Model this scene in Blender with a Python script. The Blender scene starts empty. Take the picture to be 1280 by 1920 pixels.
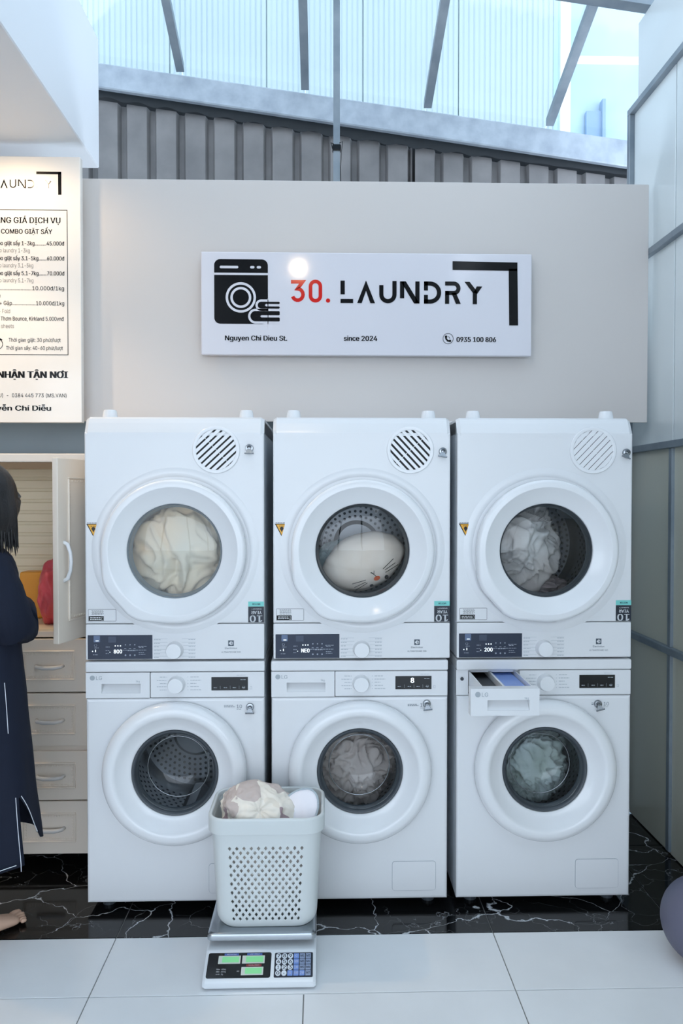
import bpy, bmesh, math, random
from mathutils import Vector, Matrix, noise
from mathutils.geometry import tessellate_polygon
PI = math.pi
R = math.radians
random.seed(7)
scene = bpy.context.scene
C = scene.collection

# ------------------------------------------------------------------ camera
cam_d = bpy.data.cameras.new('camera')
cam_d.sensor_fit = 'VERTICAL'; cam_d.sensor_height = 36.0
cam_d.lens = 36.0 * 1450.0 / 1920.0
cam_d.clip_start = 0.05; cam_d.clip_end = 200
cam = bpy.data.objects.new('camera', cam_d); C.objects.link(cam)
cam.location = (0, 0, 1.40)
cam.rotation_euler = (R(90 - 1.18), 0, R(-1.5))
scene.camera = cam

# ------------------------------------------------------------------ world
W = bpy.data.worlds.new('world'); scene.world = W; W.use_nodes = True
nt = W.node_tree; nt.nodes.clear()
wo = nt.nodes.new('ShaderNodeOutputWorld'); wb = nt.nodes.new('ShaderNodeBackground')
tc = nt.nodes.new('ShaderNodeTexCoord'); sx = nt.nodes.new('ShaderNodeSeparateXYZ')
cr = nt.nodes.new('ShaderNodeValToRGB')
cr.color_ramp.elements[0].position = 0.15; cr.color_ramp.elements[0].color = (0.93, 1.06, 1.22, 1)
cr.color_ramp.elements[1].position = 0.8; cr.color_ramp.elements[1].color = (0.56, 0.66, 0.77, 1)
nt.links.new(tc.outputs['Generated'], sx.inputs[0]); nt.links.new(sx.outputs['Z'], cr.inputs[0])
nt.links.new(cr.outputs[0], wb.inputs[0]); wb.inputs[1].default_value = 3.05
nt.links.new(wb.outputs[0], wo.inputs[0])

# ------------------------------------------------------------------ exposure
vs = scene.view_settings
scene.display_settings.display_device = 'sRGB'
vs.view_transform = 'Standard'; vs.look = 'None'; vs.gamma = 1.0; vs.exposure = 0.14
vs.use_curve_mapping = False
scene.cycles.max_bounces = 10; scene.cycles.diffuse_bounces = 5; scene.cycles.glossy_bounces = 4
scene.cycles.transparent_max_bounces = 16
scene.cycles.sample_clamp_indirect = 6.0
scene.cycles.use_denoising = True

# ------------------------------------------------------------------ materials
def srgb(r, g, b):
    f = lambda c: (c/255/12.92) if c/255 <= 0.04045 else ((c/255 + 0.055)/1.055)**2.4
    return (f(r), f(g), f(b), 1)
MATS = {}
def mat(name, col, rough=0.5, metal=0.0, spec=0.5, emit=None, estr=0, bump=None, var=None, coat=0):
    if name in MATS: return MATS[name]
    m = bpy.data.materials.new(name); m.use_nodes = True
    n = m.node_tree; b = n.nodes['Principled BSDF']
    b.inputs['Base Color'].default_value = col
    b.inputs['Roughness'].default_value = rough
    b.inputs['Metallic'].default_value = metal
    b.inputs['Specular IOR Level'].default_value = spec
    b.inputs['Coat Weight'].default_value = coat
    if emit:
        b.inputs['Emission Color'].default_value = emit; b.inputs['Emission Strength'].default_value = estr
    if bump or var:
        t = n.nodes.new('ShaderNodeTexCoord')
    if bump:      # (scale, strength, distance)
        nz = n.nodes.new('ShaderNodeTexNoise'); nz.inputs['Scale'].default_value = bump[0]; nz.inputs['Detail'].default_value = 4
        bp = n.nodes.new('ShaderNodeBump'); bp.inputs['Strength'].default_value = bump[1]; bp.inputs['Distance'].default_value = bump[2]
        n.links.new(t.outputs['Object'], nz.inputs['Vector']); n.links.new(nz.outputs['Fac'], bp.inputs['Height'])
        n.links.new(bp.outputs[0], b.inputs['Normal'])
    if var:       # (scale, other colour)
        nz = n.nodes.new('ShaderNodeTexNoise'); nz.inputs['Scale'].default_value = var[0]; nz.inputs['Detail'].default_value = 6
        rp = n.nodes.new('ShaderNodeValToRGB')
        rp.color_ramp.elements[0].position = 0.35; rp.color_ramp.elements[0].color = col
        rp.color_ramp.elements[1].position = 0.68; rp.color_ramp.elements[1].color = var[1]
        n.links.new(t.outputs['Object'], nz.inputs['Vector']); n.links.new(nz.outputs['Fac'], rp.inputs[0])
        n.links.new(rp.outputs[0], b.inputs['Base Color'])
    MATS[name] = m
    return m
def glass_mat(name, tint, refl_rough=0.02, haze=0.0, hazecol=(0.6, 0.65, 0.68, 1), ior=1.5):
    if name in MATS: return MATS[name]
    m = bpy.data.materials.new(name); m.use_nodes = True
    n = m.node_tree; n.nodes.clear()
    o = n.nodes.new('ShaderNodeOutputMaterial'); mx = n.nodes.new('ShaderNodeMixShader')
    tr = n.nodes.new('ShaderNodeBsdfTransparent'); gl = n.nodes.new('ShaderNodeBsdfGlossy')
    fr = n.nodes.new('ShaderNodeFresnel'); fr.inputs['IOR'].default_value = ior
    gm = n.nodes.new('ShaderNodeNewGeometry'); mrg = n.nodes.new('ShaderNodeMapRange')
    mrg.inputs[3].default_value = ior; mrg.inputs[4].default_value = 1/ior
    n.links.new(gm.outputs['Backfacing'], mrg.inputs[0]); n.links.new(mrg.outputs[0], fr.inputs['IOR'])
    tr.inputs[0].default_value = tint; gl.inputs['Roughness'].default_value = refl_rough
    a = tr
    if haze > 0:
        df = n.nodes.new('ShaderNodeBsdfDiffuse'); df.inputs[0].default_value = hazecol
        h = n.nodes.new('ShaderNodeMixShader'); h.inputs[0].default_value = haze
        n.links.new(tr.outputs[0], h.inputs[1]); n.links.new(df.outputs[0], h.inputs[2]); a = h
    n.links.new(fr.outputs[0], mx.inputs[0]); n.links.new(a.outputs[0], mx.inputs[1]); n.links.new(gl.outputs[0], mx.inputs[2])
    n.links.new(mx.outputs[0], o.inputs[0])
    MATS[name] = m
    return m

M_white = mat('appliance_white', srgb(225, 226, 228), 0.22, bump=(220, 0.05, 0.0003))
M_plastic = mat('door_white', srgb(230, 231, 233), 0.16)
M_side = mat('appliance_side', srgb(222, 227, 232), 0.3)
M_grey_print = mat('grey_print', srgb(165, 172, 178), 0.5)
M_dark_print = mat('dark_print', srgb(40, 42, 46), 0.4)
M_black = mat('black_gloss', srgb(14, 15, 18), 0.12)
M_navy = mat('navy_gloss', srgb(36, 46, 66), 0.2)
M_dark = mat('hole_shade', srgb(10, 10, 11), 0.6)
M_seal = mat('rubber_seal', srgb(62, 68, 74), 0.35)
M_seal_l = mat('pale_seal', srgb(130, 140, 148), 0.3)
M_drum = mat('drum_steel', srgb(170, 172, 176), 0.35, 0.9)
M_drum_d = mat('drum_steel_dark', srgb(118, 120, 124), 0.34, 0.85)
M_chrome = mat('chrome', srgb(150, 154, 158), 0.22, 1.0)
M_glow = mat('display_glow', srgb(240, 250, 255), 0.4, emit=(0.9, 0.97, 1, 1), estr=0.9)
M_glass = glass_mat('door_glass', (0.94, 0.96, 0.96, 1))
M_glass_d = glass_mat('door_glass_smoked', (0.86, 0.90, 0.92, 1), haze=0.02)
M_glass_h = glass_mat('door_glass_misted', (0.94, 0.95, 0.94, 1), haze=0.12)
M_panel = mat('wall_panel', srgb(204, 198, 194), 0.35)
M_steel = mat('painted_steel', srgb(140, 150, 158), 0.45, 0.35, bump=(40, 0.2, 0.002), var=(9, srgb(120, 132, 142)))
M_steel_l = mat('galvanised_steel', srgb(172, 182, 192), 0.5, 0.25, bump=(30, 0.15, 0.002), var=(14, srgb(150, 160, 172)))
M_warm_white = mat('warm_white', srgb(240, 232, 222), 0.35)
M_red = mat('red_print', srgb(205, 34, 28), 0.12, spec=0.3)
M_ink = mat('black_print', srgb(20, 19, 20), 0.12, spec=0.2)
M_ink_g = mat('grey_ink', srgb(120, 118, 114), 0.4)

# ------------------------------------------------------------------ object helpers
def tag(o, label=None, cat=None, group=None, kind=None):
    if label: o['label'] = label
    if cat: o['category'] = cat
    if group: o['group'] = group
    if kind: o['kind'] = kind
    return o
def thing(name, label, cat, loc=(0, 0, 0), rz=0, group=None):
    o = bpy.data.objects.new(name, None); C.objects.link(o)
    o.location = loc; o.rotation_euler = (0, 0, rz); o.empty_display_size = 0.1
    return tag(o, label, cat, group)
def link_mesh(name, me, m, parent=None, loc=(0, 0, 0), smooth=False):
    o = bpy.data.objects.new(name, me); C.objects.link(o); o.location = loc
    if m is not None:
        me.materials.clear(); me.materials.append(m)
    if parent is not None: o.parent = parent
    if smooth:
        for p in me.polygons: p.use_smooth = True
    return o
def obj(name, bm, m, parent=None, loc=(0, 0, 0), smooth=False, angle=None, normals=True):
    if normals: bmesh.ops.recalc_face_normals(bm, faces=bm.faces[:])
    me = bpy.data.meshes.new(name); bm.to_mesh(me); bm.free()
    o = link_mesh(name, me, m, parent, loc, smooth or angle is not None)
    if angle is not None: me.set_sharp_from_angle(angle=R(angle))
    if angle is not None and not name.startswith('wall'):
        wn = o.modifiers.new('weighted_normal', 'WEIGHTED_NORMAL'); wn.keep_sharp = True; wn.weight = 100
    if name in PRINTS: o['kind'] = 'stuff'      # fine print too small to pick apart
    if name == 'door_glass' and sum(p.normal.y*p.area for p in me.polygons) > 0: me.flip_normals()
    return o
def struct(name, bm, m, parent=None, **k):
    o = obj(name, bm, m, parent, **k)
    if parent is None: o['kind'] = 'structure'
    return o
PRINTS = {'display_marks', 'programme_print', 'warranty_print', 'logo', 'logo_mark', 'sticker_print', 'sticker_text', 'flame_mark', 'number_print', 'word_print', 'small_word_print', 'band_print', 'panel_print', 'key_print', 'digits', 'indicator', 'whiskers', 'moulding'}
def NB(): return bmesh.new()
def box(bm, x0, x1, y0, y1, z0, z1, bev=0.0, seg=2):
    t = bmesh.new(); bmesh.ops.create_cube(t, size=1)
    for v in t.verts:
        v.co = Vector(((x0+x1)/2 + v.co.x*(x1-x0), (y0+y1)/2 + v.co.y*(y1-y0), (z0+z1)/2 + v.co.z*(z1-z0)))
    if bev > 0: bmesh.ops.bevel(t, geom=t.edges[:], offset=bev, segments=seg, profile=0.5, affect='EDGES')
    merge(bm, t)
def merge(bm, t, M=None):
    if M is not None: bmesh.ops.transform(t, matrix=M, verts=t.verts[:])
    me = bpy.data.meshes.new('tmp'); t.to_mesh(me); t.free()
    bm.from_mesh(me); bpy.data.meshes.remove(me)
def tube(bm, pts, r, n=8, cap=True):
    pts = [Vector(p) for p in pts]
    rr = r if isinstance(r, (list, tuple)) else [r]*len(pts)
    rings = []
    up = None
    for i, p in enumerate(pts):
        d = (pts[min(i+1, len(pts)-1)] - pts[max(i-1, 0)]).normalized()
        if up is None:
            up = Vector((0, 0, 1)) if abs(d.z) < 0.9 else Vector((1, 0, 0))
        a = d.cross(up).normalized(); b = a.cross(d).normalized(); up = b
        rings.append([bm.verts.new(p + (a*math.cos(t) + b*math.sin(t))*rr[i]) for t in [2*PI*k/n for k in range(n)]])
    for i in range(len(rings)-1):
        for k in range(n):
            bm.faces.new((rings[i][k], rings[i][(k+1) % n], rings[i+1][(k+1) % n], rings[i+1][k]))
    if cap:
        bm.faces.new(rings[0][::-1]); bm.faces.new(rings[-1])
def loft(bm, rings, closed=True, cap0=False, cap1=False):
    V = [[bm.verts.new(p) for p in r] for r in rings]
    n = len(V[0])
    for i in range(len(V)-1):
        for k in range(n if closed else n-1):
            bm.faces.new((V[i][k], V[i][(k+1) % n], V[i+1][(k+1) % n], V[i+1][k]))
    if cap0: bm.faces.new(V[0][::-1])
    if cap1: bm.faces.new(V[-1])
    return V
def lathe_y(bm, prof, cx=0, cz=0, n=72, rf=None, cap=False):
    """profile of (radius, y) revolved about the y axis; rf(theta, i) scales radius"""
    rings = []
    for i, (r, y) in enumerate(prof):
        ring = []
        for k in range(n):
            t = 2*PI*k/n
            q = r*(rf(t, i) if rf else 1)
            ring.append((cx + q*math.cos(t), y, cz + q*math.sin(t)))
        rings.append(ring)
    loft(bm, rings, cap1=cap)
def lathe_z(bm, prof, cx=0, cy=0, n=32, cap0=True, cap1=True):
    loft(bm, [[(cx + r*math.cos(2*PI*k/n), cy + r*math.sin(2*PI*k/n), z) for k in range(n)] for r, z in prof], cap0=cap0, cap1=cap1)
def rrect(w, h, r, n=6, cx=0, cz=0):
    pts = []
    for (sx_, sz_, a0) in ((1, 1, 0), (-1, 1, PI/2), (-1, -1, PI), (1, -1, 3*PI/2)):
        for k in range(n+1):
            a = a0 + PI/2*k/n
            pts.append((cx + sx_*(w/2-r) + r*math.cos(a), cz + sz_*(h/2-r) + r*math.sin(a)))
    return pts
def flat(bm, pts, y):
    """flat polygon in the xz plane facing -y"""
    vs_ = [bm.verts.new((x, y, z)) for x, z in pts]
    f = bm.faces.new(vs_); f.normal_update()
    if f.normal.y > 0: f.normal_flip()
    return f
def slab(bm, pts, y0, y1):
    """outline (x, z) given thickness from y0 (front) to y1 (back)"""
    a = [bm.verts.new((x, y0, z)) for x, z in pts]; b = [bm.verts.new((x, y1, z)) for x, z in pts]
    n = len(pts)
    bm.faces.new(a); bm.faces.new(b[::-1])
    for k in range(n): bm.faces.new((a[k], a[(k+1) % n], b[(k+1) % n], b[k]))
def disc(bm, cx, cz, r, y, n=24): flat(bm, [(cx+r*math.cos(2*PI*k/n), cz+r*math.sin(2*PI*k/n)) for k in range(n)], y)
def annulus(bm, cx, cz, r0, r1, y, n=40, a0=0, a1=2*PI):
    full = abs(a1-a0-2*PI) < 1e-6
    P = []
    m = n if full else n+1
    for k in range(m):
        a = a0 + (a1-a0)*k/n
        P.append((bm.verts.new((cx+r0*math.cos(a), y, cz+r0*math.sin(a))), bm.verts.new((cx+r1*math.cos(a), y, cz+r1*math.sin(a)))))
    for k in range(n):
        p, q = P[k], P[(k+1) % m]
        f = bm.faces.new((p[0], p[1], q[1], q[0])); f.normal_update()
        if f.normal.y > 0: f.normal_flip()
def stroke(bm, pts, w, y, closed=False):
    """flat stroke of width w along the xz polyline"""
    P = [Vector(p) for p in pts]; n = len(P); L = []; Rr = []
    for i in range(n):
        if closed: a, b = P[(i-1) % n], P[(i+1) % n]
        else: a, b = P[max(i-1, 0)], P[min(i+1, n-1)]
        d0 = (P[i]-a).normalized() if (P[i]-a).length > 1e-9 else (b-P[i]).normalized()
        d1 = (b-P[i]).normalized() if (b-P[i]).length > 1e-9 else d0
        t = (d0+d1).normalized(); nn = Vector((-t.y, t.x))
        c = max(0.35, nn.dot(Vector((-d0.y, d0.x))))
        L.append(P[i] + nn*w/2/c); Rr.append(P[i] - nn*w/2/c)
    va = [bm.verts.new((p.x, y, p.y)) for p in L]; vb = [bm.verts.new((p.x, y, p.y)) for p in Rr]
    for i in range(n if closed else n-1):
        j = (i+1) % n
        f = bm.faces.new((va[i], va[j], vb[j], vb[i])); f.normal_update()
        if f.normal.y > 0: f.normal_flip()
def arcpts(cx, cz, r, a0, a1, n=10, rz_=None):
    rz_ = rz_ or r
    return [(cx + r*math.cos(R(a0+(a1-a0)*k/n)), cz + rz_*math.sin(R(a0+(a1-a0)*k/n))) for k in range(n+1)]
def plate_hole(bm, x0, x1, z0, z1, cx, cz, r, y=0.0, bev=0.010, back=0.03, n=72):
    """front panel with a round hole and rounded outer edges"""
    ang = [2*PI*k/n for k in range(n)]
    for (X, Z) in ((x0, z0), (x1, z0), (x0, z1), (x1, z1)):
        ang.append(math.atan2(Z-cz, X-cx) % (2*PI))
    ang = sorted(set(round(a, 7) for a in ang))
    def onrect(a, ins):
        c, s = math.cos(a), math.sin(a); t = 1e9
        if c > 1e-9: t = min(t, (x1-cx)/c)
        if c < -1e-9: t = min(t, (x0-cx)/c)
        if s > 1e-9: t = min(t, (z1-cz)/s)
        if s < -1e-9: t = min(t, (z0-cz)/s)
        X, Z = cx+c*t, cz+s*t
        return (min(max(X, x0+ins), x1-ins), min(max(Z, z0+ins), z1-ins))
    rings = [[(cx+r*math.cos(a), y+0.03, cz+r*math.sin(a)) for a in ang], [(cx+r*math.cos(a), y, cz+r*math.sin(a)) for a in ang]]
    for ins, yy in ((bev, y), (bev*0.45, y+bev*0.12), (bev*0.12, y+bev*0.45), (0, y+bev), (0, y+back)):
        rings.append([(onrect(a, ins)[0], yy, onrect(a, ins)[1]) for a in ang])
    loft(bm, rings)
# ---- text (in Blender's own bundled typeface; its built-in one if that is missing)
try:
    import os
    FONT = bpy.data.fonts.load(os.path.join(bpy.utils.system_resource('DATAFILES'), 'fonts', 'Inter.woff2'))
except Exception:
    FONT = None
_tc = {}
def text_bm(bm, s, x, z, cap, y, align='L', width=None, bold=0.0):
    """lettering flat in the xz plane facing -y; x = left/right/centre, z = base line, cap = height of a capital"""
    def mk(body):
        cu = bpy.data.curves.new('t', 'FONT'); cu.body = body; cu.size = 1.0; cu.resolution_u = 3
        cu.fill_mode = 'NONE'
        if FONT is not None: cu.font = FONT
        o = bpy.data.objects.new('t', cu); C.objects.link(o)
        dg = bpy.context.evaluated_depsgraph_get()
        me = bpy.data.meshes.new_from_object(o.evaluated_get(dg))
        bpy.data.objects.remove(o); bpy.data.curves.remove(cu)
        # walk the closed outlines, then fill each outer one with the holes inside it (outlines may overlap)
        nb_ = {}
        for e in me.edges:
            a, b = e.vertices; nb_.setdefault(a, []).append(b); nb_.setdefault(b, []).append(a)
        seen = set(); loops = []
        for e in me.edges:
            a, b = e.vertices
            if a in seen: continue
            lp = [a]; seen.add(a); cur = b; prev = a
            while cur != a and cur not in seen:
                lp.append(cur); seen.add(cur)
                nx = [q for q in nb_[cur] if q != prev]
                if not nx: break
                prev, cur = cur, nx[0]
            pts = [me.vertices[i].co.copy() for i in lp]
            if len(pts) > 2:
                A = sum(pts[i].x*pts[(i+1) % len(pts)].y - pts[(i+1) % len(pts)].x*pts[i].y for i in range(len(pts)))/2
                if abs(A) > 1e-7: loops.append((A, pts))
        bpy.data.meshes.remove(me)
        def inside(p, poly):
            c = False; n = len(poly)
            for i in range(n):
                a, b = poly[i], poly[(i+1) % n]
                if (a.y > p.y) != (b.y > p.y) and p.x < (b.x-a.x)*(p.y-a.y)/(b.y-a.y)+a.x: c = not c
            return c
        vv = []; ff = []
        if loops:
            sgn = 1 if max(loops, key=lambda l: abs(l[0]))[0] > 0 else -1
            outs = [l for l in loops if l[0]*sgn > 0]; ins = [l for l in loops if l[0]*sgn < 0]
            for A, P in outs:
                H = [h for B, h in ins if abs(B) < abs(A) and inside(h[0], P) and inside(h[len(h)//2], P)]
                base = len(vv); allp = list(P)
                for h in H: allp += h
                vv += [tuple(p) for p in allp]
                ff += [tuple(base+i for i in t) for t in tessellate_polygon([P]+H)]
        out = bpy.data.meshes.new('t'); out.from_pydata(vv, [], ff)
        return out
    if 'H' not in _tc:
        h = mk('H'); _tc['H'] = max(v.co.y for v in h.vertices) - min(v.co.y for v in h.vertices); bpy.data.meshes.remove(h)
    me = mk(s)
    if not me.vertices: return
    k = cap/_tc['H']
    xs = [v.co.x for v in me.vertices]; x0, x1 = min(xs), max(xs)
    kx = k if width is None else width/(x1-x0)
    w = (x1-x0)*kx
    ox = x if align == 'L' else (x-w if align == 'R' else x-w/2)
    for v in me.vertices:
        v.co = Vector((ox + (v.co.x-x0)*kx, y, z + v.co.y*k))
    t = bmesh.new(); t.from_mesh(me); bpy.data.meshes.remove(me)
    for f in t.faces:
        f.normal_update()
        if f.normal.y > 0: f.normal_flip()
    if bold > 0:        # heavier strokes: the same outline laid again a hair to the side
        for n_, q in enumerate((-1.0, 1.0)):
            u = t.copy()
            for v in u.verts: v.co.x += q*bold*k*0.8; v.co.y -= 0.00002*(n_+1)
            merge(bm, u)
    merge(bm, t)
def copy_tree(o, parent=None):
    c = o.copy(); C.objects.link(c)
    if parent is not None:
        c.parent = parent
    for ch in o.children: copy_tree(ch, c)
    return c

# =================================================================== SETTING
# ---- marble material for the dark tiles
def marble_mat():
    m = bpy.data.materials.new('black_marble'); m.use_nodes = True
    n = m.node_tree; b = n.nodes['Principled BSDF']; b.inputs['Roughness'].default_value = 0.08; b.inputs['Specular IOR Level'].default_value = 0.36
    g = n.nodes.new('ShaderNodeNewGeometry')
    def vein(scale, width, seed, warp, power):
        mp = n.nodes.new('ShaderNodeMapping'); mp.inputs['Location'].default_value = (seed, seed*1.7, seed*0.3)
        mp.inputs['Scale'].default_value = (1, 1.25, 1)
        n.links.new(g.outputs['Position'], mp.inputs[0])
        nz = n.nodes.new('ShaderNodeTexNoise'); nz.inputs['Scale'].default_value = scale*1.6; nz.inputs['Detail'].default_value = 6
        n.links.new(mp.outputs[0], nz.inputs['Vector'])
        s = n.nodes.new('ShaderNodeVectorMath'); s.operation = 'MULTIPLY_ADD'
        s.inputs[1].default_value = (warp, warp, warp)
        n.links.new(nz.outputs['Color'], s.inputs[0]); n.links.new(mp.outputs[0], s.inputs[2])
        v = n.nodes.new('ShaderNodeTexVoronoi'); v.feature = 'DISTANCE_TO_EDGE'; v.inputs['Scale'].default_value = scale
        n.links.new(s.outputs[0], v.inputs['Vector'])
        # width of the vein varies and fades out
        n2 = n.nodes.new('ShaderNodeTexNoise'); n2.inputs['Scale'].default_value = scale*1.3; n2.inputs['Detail'].default_value = 2
        n.links.new(mp.outputs[0], n2.inputs['Vector'])
        mr = n.nodes.new('ShaderNodeMapRange'); mr.inputs[1].default_value = 0.40; mr.inputs[2].default_value = 0.66
        mr.inputs[3].default_value = 0.0005; mr.inputs[4].default_value = width
        n.links.new(n2.outputs['Fac'], mr.inputs[0])
        d = n.nodes.new('ShaderNodeMath'); d.operation = 'DIVIDE'
        n.links.new(v.outputs['Distance'], d.inputs[0]); n.links.new(mr.outputs[0], d.inputs[1])
        o = n.nodes.new('ShaderNodeMapRange'); o.inputs[1].default_value = 0.2; o.inputs[2].default_value = 1.0
        o.inputs[3].default_value = power; o.inputs[4].default_value = 0.0
        n.links.new(d.outputs[0], o.inputs[0])
        return o.outputs[0]
    a = vein(2.6, 0.0135, 3.1, 0.26, 0.85); c = vein(5.0, 0.007, 8.4, 0.22, 0.30)
    mx = n.nodes.new('ShaderNodeMath'); mx.operation = 'MAXIMUM'
    n.links.new(a, mx.inputs[0]); n.links.new(c, mx.inputs[1])
    col = n.nodes.new('ShaderNodeMixRGB'); col.inputs[1].default_value = srgb(13, 13, 14); col.inputs[2].default_value = srgb(205, 208, 212)
    n.links.new(mx.outputs[0], col.inputs[0]); n.links.new(col.outputs[0], b.inputs['Base Color'])
    return m
M_marble = marble_mat()
M_tile = mat('pale_tile', srgb(226, 228, 230), 0.33, var=(3.5, srgb(234, 236, 238)), bump=(18, 0.05, 0.001))
M_grout_d = mat('floor_base', srgb(128, 128, 126), 0.8)

bm = NB(); box(bm, -3.0, 1.42, -2.2, 4.2, -0.06, -0.0035)
floor = struct('floor', bm, M_grout_d)
GAP = 0.0016
def tile_mesh(w, d):
    bm = NB()
    v = [[(GAP, GAP, -0.0035), (w-GAP, GAP, -0.0035), (w-GAP, d-GAP, -0.0035), (GAP, d-GAP, -0.0035)]]
    v.append([(x, y, -0.0008) for x, y, z in v[0]])
    i = 0.0008
    v.append([(GAP+i, GAP+i, 0), (w-GAP-i, GAP+i, 0), (w-GAP-i, d-GAP-i, 0), (GAP+i, d-GAP-i, 0)])
    loft(bm, v, cap1=True)
    bmesh.ops.recalc_face_normals(bm, faces=bm.faces[:])
    me = bpy.data.meshes.new('tile'); bm.to_mesh(me); bm.free(); return me
TM = {}
def tile(x, y, w, d, m, name):
    k = (round(w, 3), round(d, 3), m.name)
    if k not in TM:
        TM[k] = tile_mesh(w, d); TM[k].materials.append(m)
    o = bpy.data.objects.new(name, TM[k]); C.objects.link(o); o.location = (x, y, 0); o.parent = floor
    return o
for (x, y, w, d, m, nm) in [(x, y, 0.6, dd, M_marble, 'marble_tile') for (y, dd) in ((2.44, 0.6), (3.04, 0.6), (3.64, 0.5)) for x in [-2.45+0.6*k for k in range(6)]]:
    tile(x, y, w, d, m, nm)
for (y, dd) in ((2.44, 0.6), (3.04, 0.6), (3.64, 0.5)): tile(1.15, y, 0.25, dd, M_marble, 'marble_tile')
for x, w in ((-3.0, 1.15), (-1.85, 1.2), (-0.65, 1.2), (0.55, 0.85)):
    tile(x, 2.15, w, 0.29, M_tile, 'floor_tile')
y = 1.55
while y > -2.2:
    for x in [-3.05+0.6*k + 0.0 for k in range(7)]: tile(x+0.0 if x > -3.0 else -3.05+0.0, y, 0.6, 0.6, M_tile, 'floor_tile')
    tile(1.15, y, 0.25, 0.6, M_tile, 'floor_tile')
    y -= 0.6

# ---- back walls
M_bluewall = mat('blue_grey_wall', srgb(150, 162, 168), 0.35, var=(2.0, srgb(138, 150, 156)))
bm = NB(); box(bm, -3.0, 1.365, 3.42, 3.47, 0, 1.95)
struct('wall_back', bm, M_bluewall)
bm = NB(); box(bm, -3.0, -1.25, 3.47, 3.52, 1.95, 2.78)
struct('wall_back_upper', bm, M_panel)
M_corr = mat('corrugated_metal', srgb(132, 130, 130), 0.6, 0.1, var=(5, srgb(112, 111, 112)), bump=(25, 0.2, 0.002))
corr = thing('wall_corrugated', None, None, (0, 4.06, 0)); corr['kind'] = 'structure'
def corr_sheet(x0, x1, z0, ztop, parent, name, period=0.150, dep=0.035):
    bm = NB(); pts = []
    x = x0
    while x < x1 - 1e-6:
        for dx, dy in ((0, 0), (0.100, 0), (0.112, dep), (0.138, dep)):
            if x+dx <= x1: pts.append((x+dx, dy))
        x += period
    pts.append((x1, 0))
    rings = [[(px_, py_, z0) for px_, py_ in pts], [(px_, py_, ztop(px_)) for px_, py_ in pts]]
    loft(bm, rings, closed=False)
    return obj(name, bm, M_corr, parent)
top = lambda x: 3.44 - (x+1.14)*0.135
corr_sheet(-1.30, 0.475, 1.9, top, corr, 'corrugated_sheet')
corr_sheet(0.49, 1.95, 1.9, top, corr, 'corrugated_sheet')
bm = NB(); loft(bm, [[(x_, y_, 1.9), (x_, y_, top(x_)+0.065)] for x_, y_ in ((-1.4, 0.06), (2.1, 0.06), (2.1, 0.08), (-1.4, 0.08), (-1.4, 0.06))], closed=False); obj('backing', bm, mat('dark_backing', srgb(52, 52, 54), 0.7), corr)
# wavy flashing hanging under the beam
bm = NB()
fr, bk = [], []
N = 150
rows = []
for k in range(N+1):
    x = -1.16 + 2.82*k/N
    zt = 3.48 - (x+1.14)*0.135
    zb = zt - 0.032 - 0.026*(0.5+0.5*math.sin((x+1.2)*1.6-0.6)) - 0.007*math.sin(x*42) * (1 if x < 0.9 else 0.3)
    rows.append(((x, -0.030, zb), (x, -0.025, zt)))
loft(bm, [[r[0] for r in rows], [r[1] for r in rows]], closed=False)
bmesh.ops.solidify(bm, geom=bm.faces[:], thickness=0.006)
obj('flashing', bm, mat('dark_flashing', srgb(70, 74, 78), 0.7), corr)

# sloping eaves beam
def prism_between(bm, A, B, hw, hh, ydir=(0, 1, 0)):
    pass
bm = NB()
xa, xb = -1.30, 1.85
zt = lambda x: 3.593 - (x+1.14)*0.1316
zb = lambda x: 3.470 - (x+1.14)*0.1360
rg = []
for x in (xa, xb):
    rg.append([(x, 3.99, zb(x)), (x, 3.985, zb(x)+0.006), (x, 3.985, zt(x)-0.006), (x, 3.99, zt(x)), (x, 4.015, zt(x)), (x, 4.015, zb(x))])
loft(bm, rg, cap0=True, cap1=True)
struct('trim_eaves_beam', bm, M_steel_l)

# ---- roof: rises towards the room's front and falls to the right
ROOF = lambda x, y: 3.600 - (x+1.14)*0.1316 + 0.327*(4.0-y)
M_sheet = glass_mat('polycarbonate_sheet', (0.68, 0.73, 0.745, 1), 0.08, haze=0.10, hazecol=(0.7, 0.84, 0.87, 1))
M_sheet_c = glass_mat('clear_sheet', (0.68, 0.73, 0.76, 1), 0.08, haze=0.06, hazecol=(0.75, 0.85, 0.9, 1))
roof = thing('ceiling_skylight', None, None, (0, 0, 0)); roof['kind'] = 'structure'
def roof_sheet(x0, x1, name, m, corr_):
    bm = NB(); n = 4
    rgs = []
    for y in (4.25, 3.0, 1.5, 0, -2.2):
        rgs.append([(x0+(x1-x0)*k/n, y, ROOF(x0+(x1-x0)*k/n, y) + 0.035 + 0) for k in range(n+1)])
    loft(bm, rgs, closed=False)
    return obj(name, bm, m, roof, smooth=True)
rx = [-1.95, -1.33, -0.71, -0.081, 0.543, 1.170, 1.79, 2.4]
for a, b in zip(rx[:-2], rx[1:-1]):
    roof_sheet(a+0.002, b-0.002, 'polycarbonate_panel', M_sheet if b < 1.2 else M_sheet_c, b < 1.2)
roof_sheet(rx[-2], rx[-1], 'polycarbonate_panel', M_sheet_c, False)
for x in rx:
    bm = NB(); w = 0.020; h = 0.036
    rgs = []
    for y in (3.97, -2.2):
        z = ROOF(x, y) + 0.024
        rgs.append([(x-w, y, z-h), (x+w, y, z-h), (x+w, y, z), (x-w, y, z)])
    loft(bm, rgs, cap0=True, cap1=True)
    obj('rafter', bm, M_steel, roof)
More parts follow.
